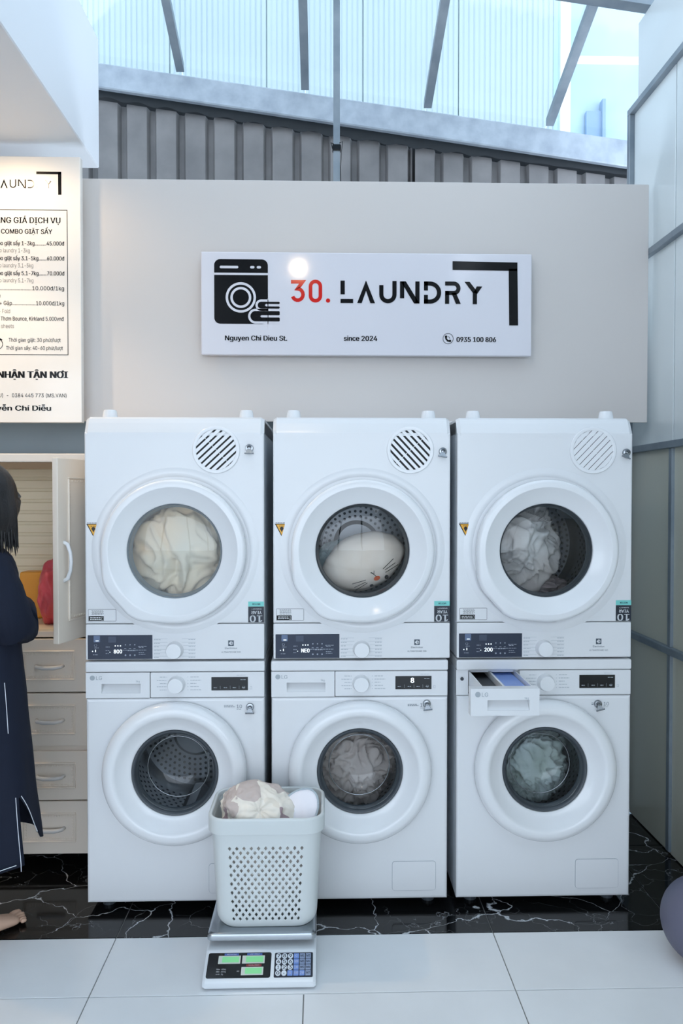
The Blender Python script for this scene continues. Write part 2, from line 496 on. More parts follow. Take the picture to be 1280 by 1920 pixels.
for y in (3.25, 1.9, 0.5, -0.9):
    bm = NB()
    rgs = [[(x, y-0.03, ROOF(x, y)-0.075), (x, y+0.03, ROOF(x, y)-0.075), (x, y+0.03, ROOF(x, y)-0.014), (x, y-0.03, ROOF(x, y)-0.014)] for x in (-0.8, 2.4)]
    loft(bm, rgs, cap0=True, cap1=True)
    obj('purlin', bm, M_steel, roof)
# neighbour's buildings seen through the clear roof
nc = thing('neighbour_shed', 'tall pale aqua wall of ribbed translucent sheets seen through the skylight', 'building', (0, 7.0, 0))
M_rib = mat('ribbed_sheet', srgb(172, 186, 192), 0.5, var=(0.5, srgb(182, 194, 199)))
def rib_sheet(x0, x1, k0):
    bm = NB(); pts = []; x = x0; i = 0; rnd = random.Random(k0)
    while x < x1-0.001:
        w = 0.048
        for dx, dy in ((0, 0), (0.030, 0), (0.035, 0.006), (0.043, 0.006)): pts.append((min(x+dx, x1), dy + rnd.uniform(-0.0012, 0.0012)))
        x += w; i += 1
    pts.append((x1, 0))
    loft(bm, [[(a_, b_, 2.0) for a_, b_ in pts], [(a_, b_, 8.2) for a_, b_ in pts]], closed=False)
    obj('ribbed_sheet', bm, M_rib, nc)
for k in range(8): rib_sheet(2.10-0.86*(k+1), 2.10-0.86*k-0.006, k)
bm = NB(); box(bm, -4.8, 2.10, 0.03, 0.2, 0, 8.1); obj('wall', bm, mat('shed_frame', srgb(170, 210, 218), 0.7), nc)
nb = thing('neighbour_building', 'pale blue-grey building with a white pipe frame beyond the right roof panel', 'building', (2.6, 7.3, 0))
bm = NB(); box(bm, -0.34, 4.5, 0, 3, 0, 8.2); obj('wall', bm, mat('far_wall', srgb(176, 200, 218), 0.8, var=(0.8, srgb(196, 214, 228))), nb)
bm = NB(); box(bm, -0.44, -0.35, -0.30, -0.21, 0, 8.4); obj('post', bm, mat('white_paint', srgb(252, 253, 254), 0.5), nb)
bm = NB(); box(bm, -0.30, 2.0, -0.3, -0.24, 5.33, 5.37); obj('cross_bar', bm, MATS['white_paint'], nb)
bm = NB(); box(bm, -0.12, 0.02, -0.06, -0.01, 4.2, 5.0); box(bm, 0.02, 0.05, -0.09, -0.01, 4.2, 5.1); box(bm, -0.25, 0.35, -0.06, -0.01, 4.55, 4.62); obj('window_frame', bm, mat('far_dark', srgb(140, 164, 190), 0.6), nb)

# ---- soffit box at the left (mezzanine), side face at x = -0.93
M_soff = mat('soffit_white', srgb(228, 230, 234), 0.45)
bm = NB(); box(bm, -3.05, -0.93, -2.2, 3.30, 2.775, 3.31, 0.004, 1)
struct('ceiling_soffit', bm, M_soff)
# side and front shell out of view
bm = NB(); box(bm, -3.1, -3.0, -2.2, 3.5, 0, 2.775); struct('wall_left', bm, M_panel)
bm = NB()
box(bm, -3.1, 1.45, -2.28, -2.2, 0, 0.12)
for x in (-3.05, -1.9, -0.75, 0.35, 1.42): box(bm, x-0.03, x+0.03, -2.27, -2.21, 0.1, 2.75)
box(bm, -3.1, 1.45, -2.28, -2.2, 2.75, 5.6)  # solid unseen fascia, added to cut the light on the upper machines
struct('wall_front', bm, M_steel)
bm = NB(); box(bm, -12, 12, -16, -2.28, -0.1, -0.01)
struct('pavement', bm, mat('pavement', srgb(206, 207, 208), 0.85))

# ---- right wall: frosted panels in a steel frame
M_frost = mat('frosted_panel', srgb(206, 214, 216), 0.20, var=(1.2, srgb(214, 220, 221)), spec=0.6)
M_frost_w = mat('cream_panel', srgb(198, 196, 180), 0.18, var=(1.0, srgb(190, 190, 178)), spec=0.6)
wr = thing('wall_right', None, None, (1.36, 0, 0)); wr['kind'] = 'structure'
zr = [0.0, 0.80, 1.60, 2.40, 3.07]
ys = [3.36, 2.96, 2.10, 1.24, 0.38, -0.5, -1.35, -2.2]
for i in range(4):
    for j in range(len(ys)-1):
        bm = NB(); box(bm, 0, 0.012, ys[j+1]+0.004, ys[j]-0.004, zr[i]+0.004, zr[i+1]-0.004, 0.002, 1)
        obj('panel', bm, M_frost if i >= 2 else M_frost_w, wr)
bm = NB(); box(bm, 0.004, 0.016, -2.2, 3.33, 3.08, 3.43); obj('panel', bm, M_frost, wr)
bm = NB(); box(bm, 0.014, 0.03, -2.2, 3.36, 0.0, 3.08); obj('backing', bm, M_side, wr)
for z in (0.80, 1.60, 2.40, 3.07):
    bm = NB(); box(bm, -0.022, 0.003, -2.2, 3.385, z-0.014, z+0.014, 0.002, 1); obj('rail', bm, M_steel, wr)
for j, y in enumerate(ys[:-1]):
    for k in range(4):
        if k >= 2 and j == 1: continue
        bm = NB()
        if j == 0: box(bm, -0.022, 0.003, y-0.004, y+0.024, zr[k]+0.014, zr[k+1]-0.014, 0.002, 1)
        else: box(bm, -0.012, 0.003, y-0.014, y+0.014, zr[k]+0.014, zr[k+1]-0.014, 0.002, 1)
        obj('post', bm, M_steel, wr)

# ---- big white panel behind the machines, and the steel strip hanging behind it
bm = NB(); box(bm, -0.975, 1.338, 3.150, 3.165, 1.702, 2.672, 0.0015, 1)
struct('wall_panel', bm, M_panel)
bm = NB()
box(bm, -0.9, -0.86, 3.165, 3.42, 1.72, 1.76); box(bm, 1.2, 1.24, 3.165, 3.42, 1.72, 1.76)
struct('trim_panel_bracket', bm, M_steel)
hg = thing('trim_hanger', None, None, (0.066, 3.32, 0)); hg['kind'] = 'structure'
bm = NB(); box(bm, -0.014, 0.014, -0.010, 0.010, 2.62, 3.9); obj('strut', bm, M_steel, hg)
bm = NB(); box(bm, -0.018, 0.018, -0.018, 0.016, 2.865, 2.89, 0.003, 1); obj('clamp', bm, M_black, hg)
bm = NB()
tube(bm, [(0.012, -0.015, 2.895), (0.025, -0.016, 2.90), (0.020, -0.016, 2.86), (0.016, -0.016, 2.79), (0.018, -0.016, 2.70)], 0.0022, 6)
tube(bm, [(-0.012, -0.015, 2.89), (-0.024, -0.016, 2.895), (-0.018, -0.016, 2.87)], 0.0022, 6)
obj('cable', bm, M_black, hg)

# =================================================================== SIGN
SX = lambda px: -0.479 + (px-375)*0.002128
SZ = lambda py: 2.369 - (py-472)*0.00211
sign = thing('wall_sign', 'long white acrylic sign with black laundry lettering on the wall panel', 'sign', (0.183, 3.15, 1.962))
OX, OZ = 0.183, 1.962
M_sign = mat('sign_acrylic', srgb(216, 214, 220), 0.085)
bm = NB(); box(bm, -0.660, 0.662, -0.050, -0.024, 0, 0.408, 0.005, 3); obj('board', bm, M_sign, sign, angle=40)
for sx_ in (-0.55, 0.55):
    for z in (0.06, 0.35):
        bm = NB(); tube(bm, [(sx_, -0.025, z), (sx_, -0.0005, z)], 0.012, 12); obj('standoff', bm, M_chrome, sign)
Y0 = -0.0506
def S1(x, y): return (SX(380+x/4)-OX, SZ(470+y/4)-OZ)           # icon and numerals
def S2(x, y): return (SX(620+x/3.368)-OX, SZ(470+y/3.368)-OZ)    # name
k1 = 0.002128/4; k2 = 0.002128/3.368
bk = NB()
c0 = S1(283, 305)
flat(bk, rrect(400*k1, 480*k1, 45*k1, 8, c0[0], c0[1]), Y0)
obj('washer_emblem', bk, M_ink, sign, normals=False)
wh = NB()
def rectp(b, x0, y0, x1, y1, S, y):
    a = S(x0, y0); c = S(x1, y1); flat(b, [(a[0], c[1]), (c[0], c[1]), (c[0], a[1]), (a[0], a[1])], y)
YW = Y0 - 0.0004
rectp(wh, 80, 165, 486, 181, S1, YW)
for (x, y, w, h) in ((194, 122, 138, 19), (367, 122, 32, 19), (416, 122, 32, 19)):
    c = S1(x, y); flat(wh, rrect(w*k1, h*k1, h*k1*0.48, 5, c[0], c[1]), YW)
c = S1(281, 349); annulus(wh, c[0], c[1], 95*k1, 113*k1, YW); annulus(wh, c[0], c[1], 60*k1, 78*k1, YW)
def towel(b, xl, xr, yt, yb, grow, y):
    r = (yb-yt)/2 + grow
    cy = (yt+yb)/2; cx = xl + (yb-yt)/2
    p = [S1(xr+(grow if 0 else 0), cy-r)] + [S1(cx + r*math.cos(R(a)), cy - r*math.sin(R(a))) for a in range(90, 271, 12)] + [S1(xr, cy+r)]
    flat(b, p, y)
towel(wh, 407, 486, 380, 432, 17, YW); towel(wh, 352, 486, 450, 528, 17, YW)
rectp(wh, 480, 358, 590, 545, S1, YW)
obj('emblem_outline', wh, M_sign, sign, normals=False)
bk = NB(); YB = YW - 0.0004
def towel2(xl, yt, yb, gap0, gap1, gx):
    cy = (yt+yb)/2; r = (yb-yt)/2; cx = xl + r; xr = 565
    pts = [S1(xr, yt)] + [S1(cx + r*math.cos(R(a)), cy - r*math.sin(R(a))) for a in range(90, 271, 12)] + [S1(xr, yb)]
    pts += [S1(xr+6, yb-4), S1(xr+6, gap1+4), S1(xr, gap1), S1(gx, gap1), S1(gx-8, (gap0+gap1)/2), S1(gx, gap0), S1(xr, gap0), S1(xr+6, gap0-4), S1(xr+6, yt+4)]
    # two convex halves to stay clean
    up = [p for p in pts]
    flat(bk, up, YB)
towel2(407, 380, 432, 397, 415, 468); towel2(352, 450, 528, 481, 498, 434)
towel_part = obj('towel_emblem', bk, M_ink, sign, normals=False)
# lettering: each letter is a part
T2 = lambda L: [S2(*p) for p in L]
ws = 26.5*k2
def arc2(cx, cy, r, a0, a1, n=12): return [(cx + r*math.cos(R(a0+(a1-a0)*k/n)), cy - r*math.sin(R(a0+(a1-a0)*k/n))) for k in range(n+1)]
def part2(fn, name='letter', m=M_ink):
    b = NB(); fn(b); obj(name, b, m, sign, normals=False)
part2(lambda b: (rectp(b, 55, 183, 82, 270, S2, YB), rectp(b, 55, 299, 135, 325, S2, YB)))
part2(lambda b: (flat(b, T2([(160, 325), (216, 181), (216, 247), (189, 325)]), YB), flat(b, T2([(216, 181), (273, 325), (244, 325), (216, 247)]), YB)))
part2(lambda b: stroke(b, T2([(313, 210)] + arc2(354.5, 270, 41.5, 180, 360) + [(396, 183)]), ws, YB))
part2(lambda b: (rectp(b, 431, 185, 458, 292, S2, YB), flat(b, T2([(436, 185), (468, 185), (555, 325), (520, 325)]), YB), rectp(b, 528, 185, 555, 325, S2, YB)))
part2(lambda b: (rectp(b, 583, 185, 608, 242, S2, YB), rectp(b, 583, 270, 608, 325, S2, YB), stroke(b, T2([(583, 198)] + arc2(622, 255, 57, 90, -90, 16) + [(583, 312)]), ws, YB)))
part2(lambda b: (stroke(b, T2([(717, 197)] + arc2(772, 227, 30, 90, -90, 12) + [(717, 257)]), ws*0.97, YB), rectp(b, 717, 244, 743, 326, S2, YB), flat(b, T2([(757, 255), (786, 255), (817, 326), (786, 326)]), YB)))
part2(lambda b: (flat(b, T2([(840, 185), (873, 185), (921, 247), (893, 255)]), YB), flat(b, T2([(918, 214), (954, 214), (921, 262), (900, 252)]), YB), rectp(b, 893, 247, 920, 327, S2, YB)))
a = lambda x, y: S2(x, y)
part2(lambda b: (flat(b, [a(764, 55), a(1177, 60), a(1177, 114), a(764, 110)], YB), flat(b, [a(1121, 100), a(1177, 100), a(1183, 461), a(1126, 461)], YB)), 'corner_bracket')
c = S2(737, 547)
part2(lambda b: (annulus(b, c[0], c[1], 31*k2, 34*k2, YB), stroke(b, [(c[0]-15*k2, c[1]+15*k2), (c[0]-13*k2, c[1]-1*k2), (c[0]-2*k2, c[1]-14*k2), (c[0]+15*k2, c[1]-16*k2)], 10*k2, YB),
    disc(b, c[0]-13*k2, c[1]+12*k2, 8*k2, YB-0.0001, 10), disc(b, c[0]+12*k2, c[1]-15*k2, 8*k2, YB-0.0001, 10), stroke(b, arcpts(c[0]-2*k2, c[1], 13*k2, -10, 80, 5), 3*k2, YB)), 'phone_emblem')
for s_, px_, py_, w_ in (('Nguyen Chi Dieu St.', 421, 638, 115), ('since 2024', 643, 637.5, 62), ('0935 100 806', 855, 638.5, 74)):
    b = NB(); text_bm(b, s_, SX(px_)-OX, SZ(py_)-OZ, 0.0195, YB, 'L', w_*0.002128, 0.035); o = obj('text_line', b, M_ink, sign, normals=False); o['kind'] = 'stuff'
w1 = 27*k1
T1 = lambda L: [S1(*p) for p in L]
part2(lambda b: stroke(b, T1([(655, 229), (742, 229), (704, 281)] + [(705 + 40*math.cos(R(t)), 324 - 43*math.sin(R(t))) for t in range(80, -171, -20)]), w1, Y0), 'numeral', M_red)
part2(lambda b: stroke(b, T1(arc2(838, 262, 37, 180, 0, 12) + arc2(838, 333, 37, 0, -180, 12)), w1, Y0, True), 'numeral', M_red)
c2 = S1(932, 368)
part2(lambda b: disc(b, c2[0], c2[1], 16*k1, Y0, 20), 'full_stop', M_red)

# =================================================================== PRICE BOARD
BX = lambda px: -0.942 + (px-150)*0.002125
BZ = lambda py: 2.729 - (py-293)*0.002083
pb = thing('price_board', 'warm white price list board with black Vietnamese text under the soffit', 'sign', (-1.35, 3.08, 1.69))
OX, OZ = -1.35, 1.69
bm = NB(); box(bm, -0.41, 0.408, 0.0, 0.030, 0, 1.037, 0.002, 1); obj('board', bm, mat('board_white', srgb(236, 230, 222), 0.09), pb)
bm = NB(); box(bm, -0.39, 0.385, 0.030, 0.0695, 0.10, 0.93); obj('mounting', bm, M_warm_white, pb)
bk = NB(); gy = NB(); YP = -0.0006
def bt(s, pxr, py, cap_px, wpx=None, bold=0.0, b=None, al='R'):
    q = NB(); text_bm(q, s, BX(pxr)-OX, BZ(py)-OZ - cap_px*0.002083/2, cap_px*0.002083, YP, al, None if wpx is None else wpx*0.002125, bold)
    o = obj('text_line', q, M_ink if b is None else M_ink_g, pb, normals=False); o['kind'] = 'stuff'
bt('BẢNG GIÁ DỊCH VỤ', 113, 413, 10.5, 126, 0.025)
bt('COMBO GIẶT SẤY', 98, 434, 8.5, 93, 0.025)
for s, g, y, w, gw, gr in (('Combo giặt sấy 1-3kg..........45.000đ', 'Combo laundry 1-3kg', 456, 138, 75, 57),
                       ('Combo giặt sấy 3.1-5kg.......60.000đ', 'Combo laundry 3.1-5kg', 484, 138, 82, 63),
                       ('Combo giặt sấy 5.1-7kg.......70.000đ', 'Combo laundry 5.1-7kg', 512, 138, 82, 63)):
    bt(s, 120, y, 7.5, w, 0.02); bt(g, gr, y+13.5, 7.5, gw, 0, gy)
bt('............................10.000đ/1kg', 119, 540, 7.5, 130, 0.010); bt('Wash', 3, 554, 7.5, None, 0, gy)
bt('+ Gập...................10.000đ/1kg', 119, 568, 7.5, 118, 0.010); bt('+ Fold', 20, 583, 7.5, 21, 0, gy)
bt('Thơm Bounce, Kirkland 5.000vnđ', 118, 597, 7.5, 115, 0.010); bt('Dryer sheets', 27, 611, 7.5, 46, 0, gy)
bt('Thời gian giặt: 30 phút/lượt', 112, 637, 7, 95, 0.006); bt('Thời gian sấy: 40-60 phút/lượt', 116, 652, 7, 104, 0.006)
bt('NHẬN TẬN NƠI', 124, 702, 12.5, 127, 0.06)
bt('U)  -  0384 445 773 (MS.VAN)', 122, 741, 7, 124, 0.006)
bt('Nguyễn Chí Diễu', 93, 765, 9.5, 131, 0.05)
for (x0, y0, x1, y1) in ((-120, 393, 126, 394.3), (-120, 664, 126, 665.3), (124.8, 393, 126, 665), (70, 322, 115.5, 327), (109.5, 322, 115.5, 365)):
    flat(bk, [(BX(x0)-OX, BZ(y1)-OZ), (BX(x1)-OX, BZ(y1)-OZ), (BX(x1)-OX, BZ(y0)-OZ), (BX(x0)-OX, BZ(y0)-OZ)], YP)
# small name in the same letter forms as the sign
def mini(px0, py0, sc):
    def Q(L): return [(BX(px0 + (x-55)*sc)-OX, BZ(py0 + (y-183)*sc)-OZ) for x, y in L]
    w = 17*sc*0.0021
    flat(bk, Q([(55, 270), (75, 270), (75, 183), (55, 183)]), YP); flat(bk, Q([(55, 325), (135, 325), (135, 308), (55, 308)]), YP)
    flat(bk, Q([(160, 325), (216, 181), (216, 232), (181, 325)]), YP); flat(bk, Q([(216, 181), (273, 325), (252, 325), (216, 232)]), YP)
    stroke(bk, Q([(313, 190)] + arc2(354.5, 270, 41.5, 180, 360) + [(396, 183)]), w, YP)
    stroke(bk, Q([(440, 292), (440, 185)]), w, YP); stroke(bk, Q([(450, 190), (535, 318)]), w, YP); stroke(bk, Q([(545, 325), (545, 185)]), w, YP)
    stroke(bk, Q([(583, 198)] + arc2(622, 255, 57, 90, -90, 14) + [(583, 312)]), w, YP)
    stroke(bk, Q([(717, 197)] + arc2(772, 227, 30, 90, -90, 10) + [(717, 257)]), w, YP); stroke(bk, Q([(725, 257), (725, 325)]), w, YP); stroke(bk, Q([(770, 257), (805, 325)]), w, YP)
    stroke(bk, Q([(850, 185), (905, 255), (905, 325)]), w, YP); stroke(bk, Q([(905, 255), (940, 205)]), w, YP)
mini(-8, 337, 0.118)
c = (BX(-3)-OX, BZ(645)-OZ); annulus(bk, c[0], c[1], 0.018, 0.0205, YP); stroke(bk, [(c[0]+0.008, c[1]+0.021), (c[0]+0.017, c[1]+0.016)], 0.005, YP)
obj('price_frame', bk, M_ink, pb, normals=False)['kind'] = 'stuff'
# =================================================================== MACHINES
def dashes(bm, x0, z0, w, h, y, n=3, seed=1):
    """unreadable fine print as short bars"""
    rnd = random.Random(seed); x = x0
    while x < x0+w-0.001:
        l = min(rnd.uniform(0.004, 0.010), x0+w-x)
        flat(bm, [(x, z0), (x+l, z0), (x+l, z0+h), (x, z0+h)], y); x += l + 0.0016
def shell(bm, hx, d, z0, z1):
    """open-fronted cabinet shell: two sides, top, bottom, back"""
    t = 0.012
    box(bm, -hx, -hx+t, 0.028, d, z0, z1, 0.003, 1); box(bm, hx-t, hx, 0.028, d, z0, z1, 0.003, 1)
    box(bm, -hx+t, hx-t, 0.028, d, z1-t, z1); box(bm, -hx+t, hx-t, 0.028, d, z0, z0+t); box(bm, -hx+t, hx-t, d-t, d, z0+t, z1-t)
def frame4(bm, X0, X1, Z0, Z1, x0, x1, z0, z1, y0, y1):
    box(bm, X0, X1, y0, y1, z1, Z1); box(bm, X0, X1, y0, y1, Z0, z0); box(bm, X0, x0, y0, y1, z0, z1); box(bm, x1, X1, y0, y1, z0, z1)
def drum_parts(root, cz, r0, r1, depth, m, y0=0.06):
    bm = NB()
    lathe_y(bm, [(r0, 0.022), (r0+0.004, 0.05), (r1, y0+0.03), (r1, depth-0.03), (r1-0.02, depth), (0.09, depth), (0.075, depth-0.02), (0.001, depth-0.022)], 0, cz, 64)
    for f in bm.faces: pass
    d = obj('drum', bm, m, root, angle=40)
    bm = NB()   # perforations: dark discs on the steel, coloured as the shade in the holes
    def dot(p, nrm, rr):
        nrm = Vector(nrm).normalized(); a = nrm.orthogonal().normalized(); b = nrm.cross(a)
        bm.faces.new([bm.verts.new(Vector(p) + nrm*0.0012 + (a*math.cos(t) + b*math.sin(t))*rr) for t in [2*PI*k/6 for k in range(6)]])
    nrow = 12
    for j in range(nrow):
        yy = y0+0.045 + j*(depth-y0-0.09)/nrow
        for k in range(54):
            t = 2*PI*(k+0.5*(j % 2))/54
            dot((r1*math.cos(t), yy, cz+r1*math.sin(t)), (-math.cos(t), 0, -math.sin(t)), 0.0058)
    for j in range(6):
        rr = 0.105 + j*0.020
        if rr > r1-0.025: break
        n = int(2*PI*rr/0.021)
        for k in range(n):
            t = 2*PI*(k+0.5*(j % 2))/n
            dot((rr*math.cos(t), depth-0.001, cz+rr*math.sin(t)), (0, -1, 0), 0.0058)
    o = obj('perforations', bm, M_dark, root, normals=False); o['kind'] = 'stuff'
    for k in range(3):   # lifters
        t = R(35+120*k); bm = NB()
        rings = []
        for yy in (y0+0.05, depth-0.03):
            rr = []
            for u, hgt in ((-0.045, 0), (-0.018, 0.035), (0.018, 0.035), (0.045, 0)):
                q = t + u/r1; h = r1 - 0.001 - hgt
                rr.append((h*math.cos(q), yy, cz+h*math.sin(q)))
            rings.append(rr)
        loft(bm, rings, cap0=True, cap1=True); obj('lifter', bm, m, root)
def knob(root, x, z, y=0.0, r=0.026):
    bm = NB(); lathe_y(bm, [(r*1.12, 0.0), (r*1.10, -0.005), (r*1.02, -0.009), (r, -0.022), (r*0.94, -0.027), (r*0.5, -0.0275), (0.0005, -0.0275)], x, z, 40)
    return obj('dial_knob', bm, M_plastic, root, angle=35)

def make_washer():
    t = thing('washing_machine', 'x', 'washing machine', (0, 2.6, 0))
    bm = NB(); shell(bm, 0.2985, 0.56, 0.028, 0.808); obj('body', bm, M_side, t)
    bm = NB(); box(bm, -0.30, 0.30, -0.003, 0.57, 0.8095, 0.845, 0.006, 2); obj('lid', bm, M_white, t, angle=40)
    bm = NB(); plate_hole(bm, -0.2985, 0.2985, 0.028, 0.7205, 0, 0.473, 0.150); obj('front_panel', bm, M_white, t, angle=6)
    bm = NB(); box(bm, -0.084, 0.2985, 0.0, 0.035, 0.7225, 0.8080, 0.004, 2); obj('control_panel', bm, M_white, t, angle=40)
    # door
    bm = NB()
    lathe_y(bm, [(0.215, 0.001), (0.237, -0.004), (0.2405, -0.012), (0.2405, -0.026), (0.2380, -0.036), (0.2310, -0.045), (0.2190, -0.0505), (0.2060, -0.0525), (0.1980, -0.0505), (0.1920, -0.0455), (0.182, -0.036), (0.166, -0.0255), (0.154, -0.0195), (0.1475, -0.018), (0.1445, -0.014), (0.1445, 0.02)], 0, 0.473, 96)
    door = obj('door', bm, M_plastic, t, angle=50)
    bm = NB(); lathe_y(bm, [(0.1445, -0.0135), (0.1425, -0.017), (0.137, -0.017), (0.131, -0.010), (0.129, 0.006), (0.126, 0.012)], 0, 0.473, 72); obj('glass_rim', bm, M_seal, door, angle=50)
    bm = NB(); lathe_y(bm, [(0.1305, -0.009), (0.127, -0.008), (0.122, 0.004), (0.116, 0.022), (0.108, 0.045), (0.098, 0.066), (0.086, 0.080), (0.066, 0.088), (0.035, 0.0915), (0.0005, 0.092)], 0, 0.473, 72)
    obj('door_glass', bm, M_glass_d, door, smooth=True)
    bm = NB(); tube(bm, [(0.1045*math.cos(2*PI*k/64), 0.050, 0.473+0.1045*math.sin(2*PI*k/64)) for k in range(65)], 0.0016, 6, False); obj('bowl_highlight', bm, M_chrome, door, smooth=True)  # thin bright ring drawn in as the highlight on the glass bowl
    bm = NB(); lathe_y(bm, [(0.150, 0.012), (0.158, 0.020), (0.158, 0.045), (0.150, 0.052), (0.158, 0.060), (0.165, 0.075)], 0, 0.473, 64); obj('door_gasket', bm, M_seal, t, smooth=True)
    drum_parts(t, 0.473, 0.170, 0.225, 0.43, M_drum, 0.08)
    knob(t, 0.004, 0.767)
    # display
    bm = NB(); box(bm, 0.1205, 0.243, -0.0012, 0.002, 0.7460, 0.7910, 0.0005, 1); dp = obj('display', bm, M_black, t)
    bm = NB()
    for x in (0.134, 0.168, 0.198, 0.229): dashes(bm, x-0.006, 0.7545, 0.011, 0.0022, -0.0016, seed=int(x*999))
    for x in (0.150, 0.183, 0.213): flat(bm, [(x, 0.751), (x+0.0006, 0.751), (x+0.0006, 0.762), (x, 0.762)], -0.0016)
    stroke(bm, arcpts(0.229, 0.7565, 0.004, 110, 430, 12), 0.0008, -0.0017)
    dashes(bm, 0.218, 0.7815, 0.018, 0.0018, -0.0016, seed=5)
    obj('display_marks', bm, M_grey_print, dp, normals=False)
    # programme list
    bm = NB()
    for k in range(5):
        z = 0.791 - k*0.0108
        dashes(bm, -0.052 - 0.010*(k % 2), z, 0.020 + 0.010*(k % 2), 0.0020, -0.0006, seed=k)
        dashes(bm, 0.050, z, 0.020 + 0.008*((k+1) % 3), 0.0020, -0.0006, seed=k+20)
        disc(bm, -0.029, z+0.001, 0.0012, -0.0006, 8); disc(bm, 0.042, z+0.001, 0.0012, -0.0006, 8)
    dashes(bm, 0.205, 0.7965, 0.03, 0.0012, -0.0006, seed=2); stroke(bm, [(0.250, 0.758), (0.256, 0.758), (0.256, 0.750), (0.250, 0.750)], 0.0008, -0.0006, True)
    obj('programme_print', bm, M_grey_print, t, normals=False)
    bm = NB(); text_bm(bm, '10', 0.205, 0.686, 0.0115, -0.0006, 'L', None, 0.0); dashes(bm, 0.163, 0.694, 0.03, 0.0016, -0.0006, seed=3); dashes(bm, 0.163, 0.689, 0.036, 0.0024, -0.0006, seed=4); dashes(bm, 0.205, 0.681, 0.015, 0.001, -0.0006, seed=8)
    obj('warranty_print', bm, mat('print_mid', srgb(95, 105, 115), 0.5), t, normals=False)
    # filter cover: a shallow flap with a groove about it
    bm = NB(); o1 = rrect(0.149, 0.101, 0.010, 5, 0.1845, 0.108); slab(bm, o1, -0.0012, 0.001); obj('filter_cover_groove', bm, mat('groove_grey', srgb(150, 158, 166), 0.5), t)
    bm = NB(); o1 = rrect(0.147, 0.099, 0.009, 5, 0.1845, 0.108); slab(bm, o1, -0.0022, 0.001); obj('filter_cover', bm, M_white, t)
    for x in (-0.24, 0.24):
        for y in (0.06, 0.50):
            bm = NB(); lathe_z(bm, [(0.022, 0.0), (0.022, 0.012), (0.010, 0.014), (0.010, 0.029)], x, y, 16); obj('foot', bm, M_seal, t)
    return t
def logo_lg(bm, x, z, y):
    annulus(bm, x, z, 0.0, 0.0085, y, 20)
    text_bm(bm, 'LG', x+0.0125, z-0.0065, 0.0125, y, 'L', 0.0195, 0.012)
def drawer_front(parent, X0, X1, Z0, Z1, y, name='drawer'):
    """front with a recessed grip; y = plane of the front face"""
    bm = NB(); gx0, gx1, gz0, gz1 = X0+0.052, X1-0.031, Z0+0.016, Z0+0.048
    frame4(bm, X0, X1, Z0, Z1, gx0, gx1, gz0, gz1, y, y+0.034)
    bmesh.ops.remove_doubles(bm, verts=bm.verts[:], dist=1e-5)
    v = [bm.verts.new(p) for p in ((gx0, y+0.033, gz1), (gx1, y+0.033, gz1), (gx1, y+0.003, gz0), (gx0, y+0.003, gz0))]
    bm.faces.new(v)
    d = obj(name, bm, M_white, parent, normals=True)
    lg = NB(); logo_lg(lg, X0+0.022, Z1-0.0175, y-0.0005)
    dashes(lg, X1-0.043, Z1-0.035, 0.0, 0.004, y-0.0005); text_bm(lg, '9kg', X1-0.046, Z1-0.033, 0.0065, y-0.0005, 'L', 0.0125, 0.01)
    obj('logo', lg, M_grey_print, d, normals=False)
    return d
washer0 = make_washer()
W_X = (-0.49, 0.13, 0.7575)
W_L = ('left white front-loading washing machine with an empty drum, beside the cabinet',
       'middle white front-loading washing machine full of taupe laundry, display showing 8',
       'right white front-loading washing machine with its detergent drawer pulled out')
washers = []
for i, (x, l) in enumerate(zip(W_X, W_L)):
    o = washer0 if i == 0 else copy_tree(washer0)
    o.location = (x, 2.6, 0); washers.append(o)
    tag(o, l, 'washing machine', 'row of washing machines on the floor')
for i in (0, 1): drawer_front(washers[i], -0.2985, -0.0855, 0.7225, 0.8080, 0.0)
bm = NB(); text_bm(bm, '8', 0.178, 0.768, 0.017, -0.0018, 'C', 0.0105, 0.03); obj('digit', bm, M_glow, washers[1], normals=False)
# right washer: housing and the open drawer
w3 = washers[2]
bm = NB(); frame4(bm, -0.2985, -0.0855, 0.7225, 0.8080, -0.258, -0.0865, 0.7245, 0.8065, 0.010, 0.035); obj('drawer_surround', bm, M_white, w3)
bm = NB()
box(bm, -0.262, -0.258, 0.03, 0.26, 0.7245, 0.8065); box(bm, -0.0865, -0.0845, 0.03, 0.26, 0.7245, 0.8065)
box(bm, -0.262, -0.0845, 0.03, 0.26, 0.722, 0.7245); box(bm, -0.262, -0.0845, 0.03, 0.26, 0.8055, 0.8075); box(bm, -0.262, -0.0845, 0.26, 0.262, 0.7245, 0.8065)
obj('drawer_housing', bm, mat('housing_dark', srgb(70, 76, 82), 0.6), w3)
bm = NB(); lathe_y(bm, [(0.006, 0.0095), (0.006, 0.007), (0.0005, 0.007)], -0.279, 0.778, 16); obj('screw', bm, M_seal, w3)
dr = drawer_front(w3, -0.2985, -0.0855, 0.7235, 0.8070, -0.245, 'detergent_drawer')
bm = NB()
t0, t1 = -0.211, 0.16
box(bm, -0.256, -0.252, t0, t1, 0.735, 0.803); box(bm, -0.098, -0.094, t0, t1, 0.735, 0.803); box(bm, -0.256, -0.094, t0, t1, 0.731, 0.735)
box(bm, -0.256, -0.094, t1, t1+0.004, 0.735, 0.795); box(bm, -0.185, -0.178, t0, t1, 0.735, 0.800); box(bm, -0.252, -0.185, t0, t0+0.004, 0.735, 0.795)
obj('tray', bm, M_white, dr)
bm = NB(); box(bm, -0.176, -0.100, t0+0.035, t1-0.01, 0.760, 0.790, 0.003, 1); obj('blue_liner', bm, mat('blue_liner', srgb(120, 150, 215), 0.3), dr)
bm = NB(); box(bm, -0.250, -0.187, t0+0.075, t1-0.01, 0.755, 0.782, 0.002, 1)
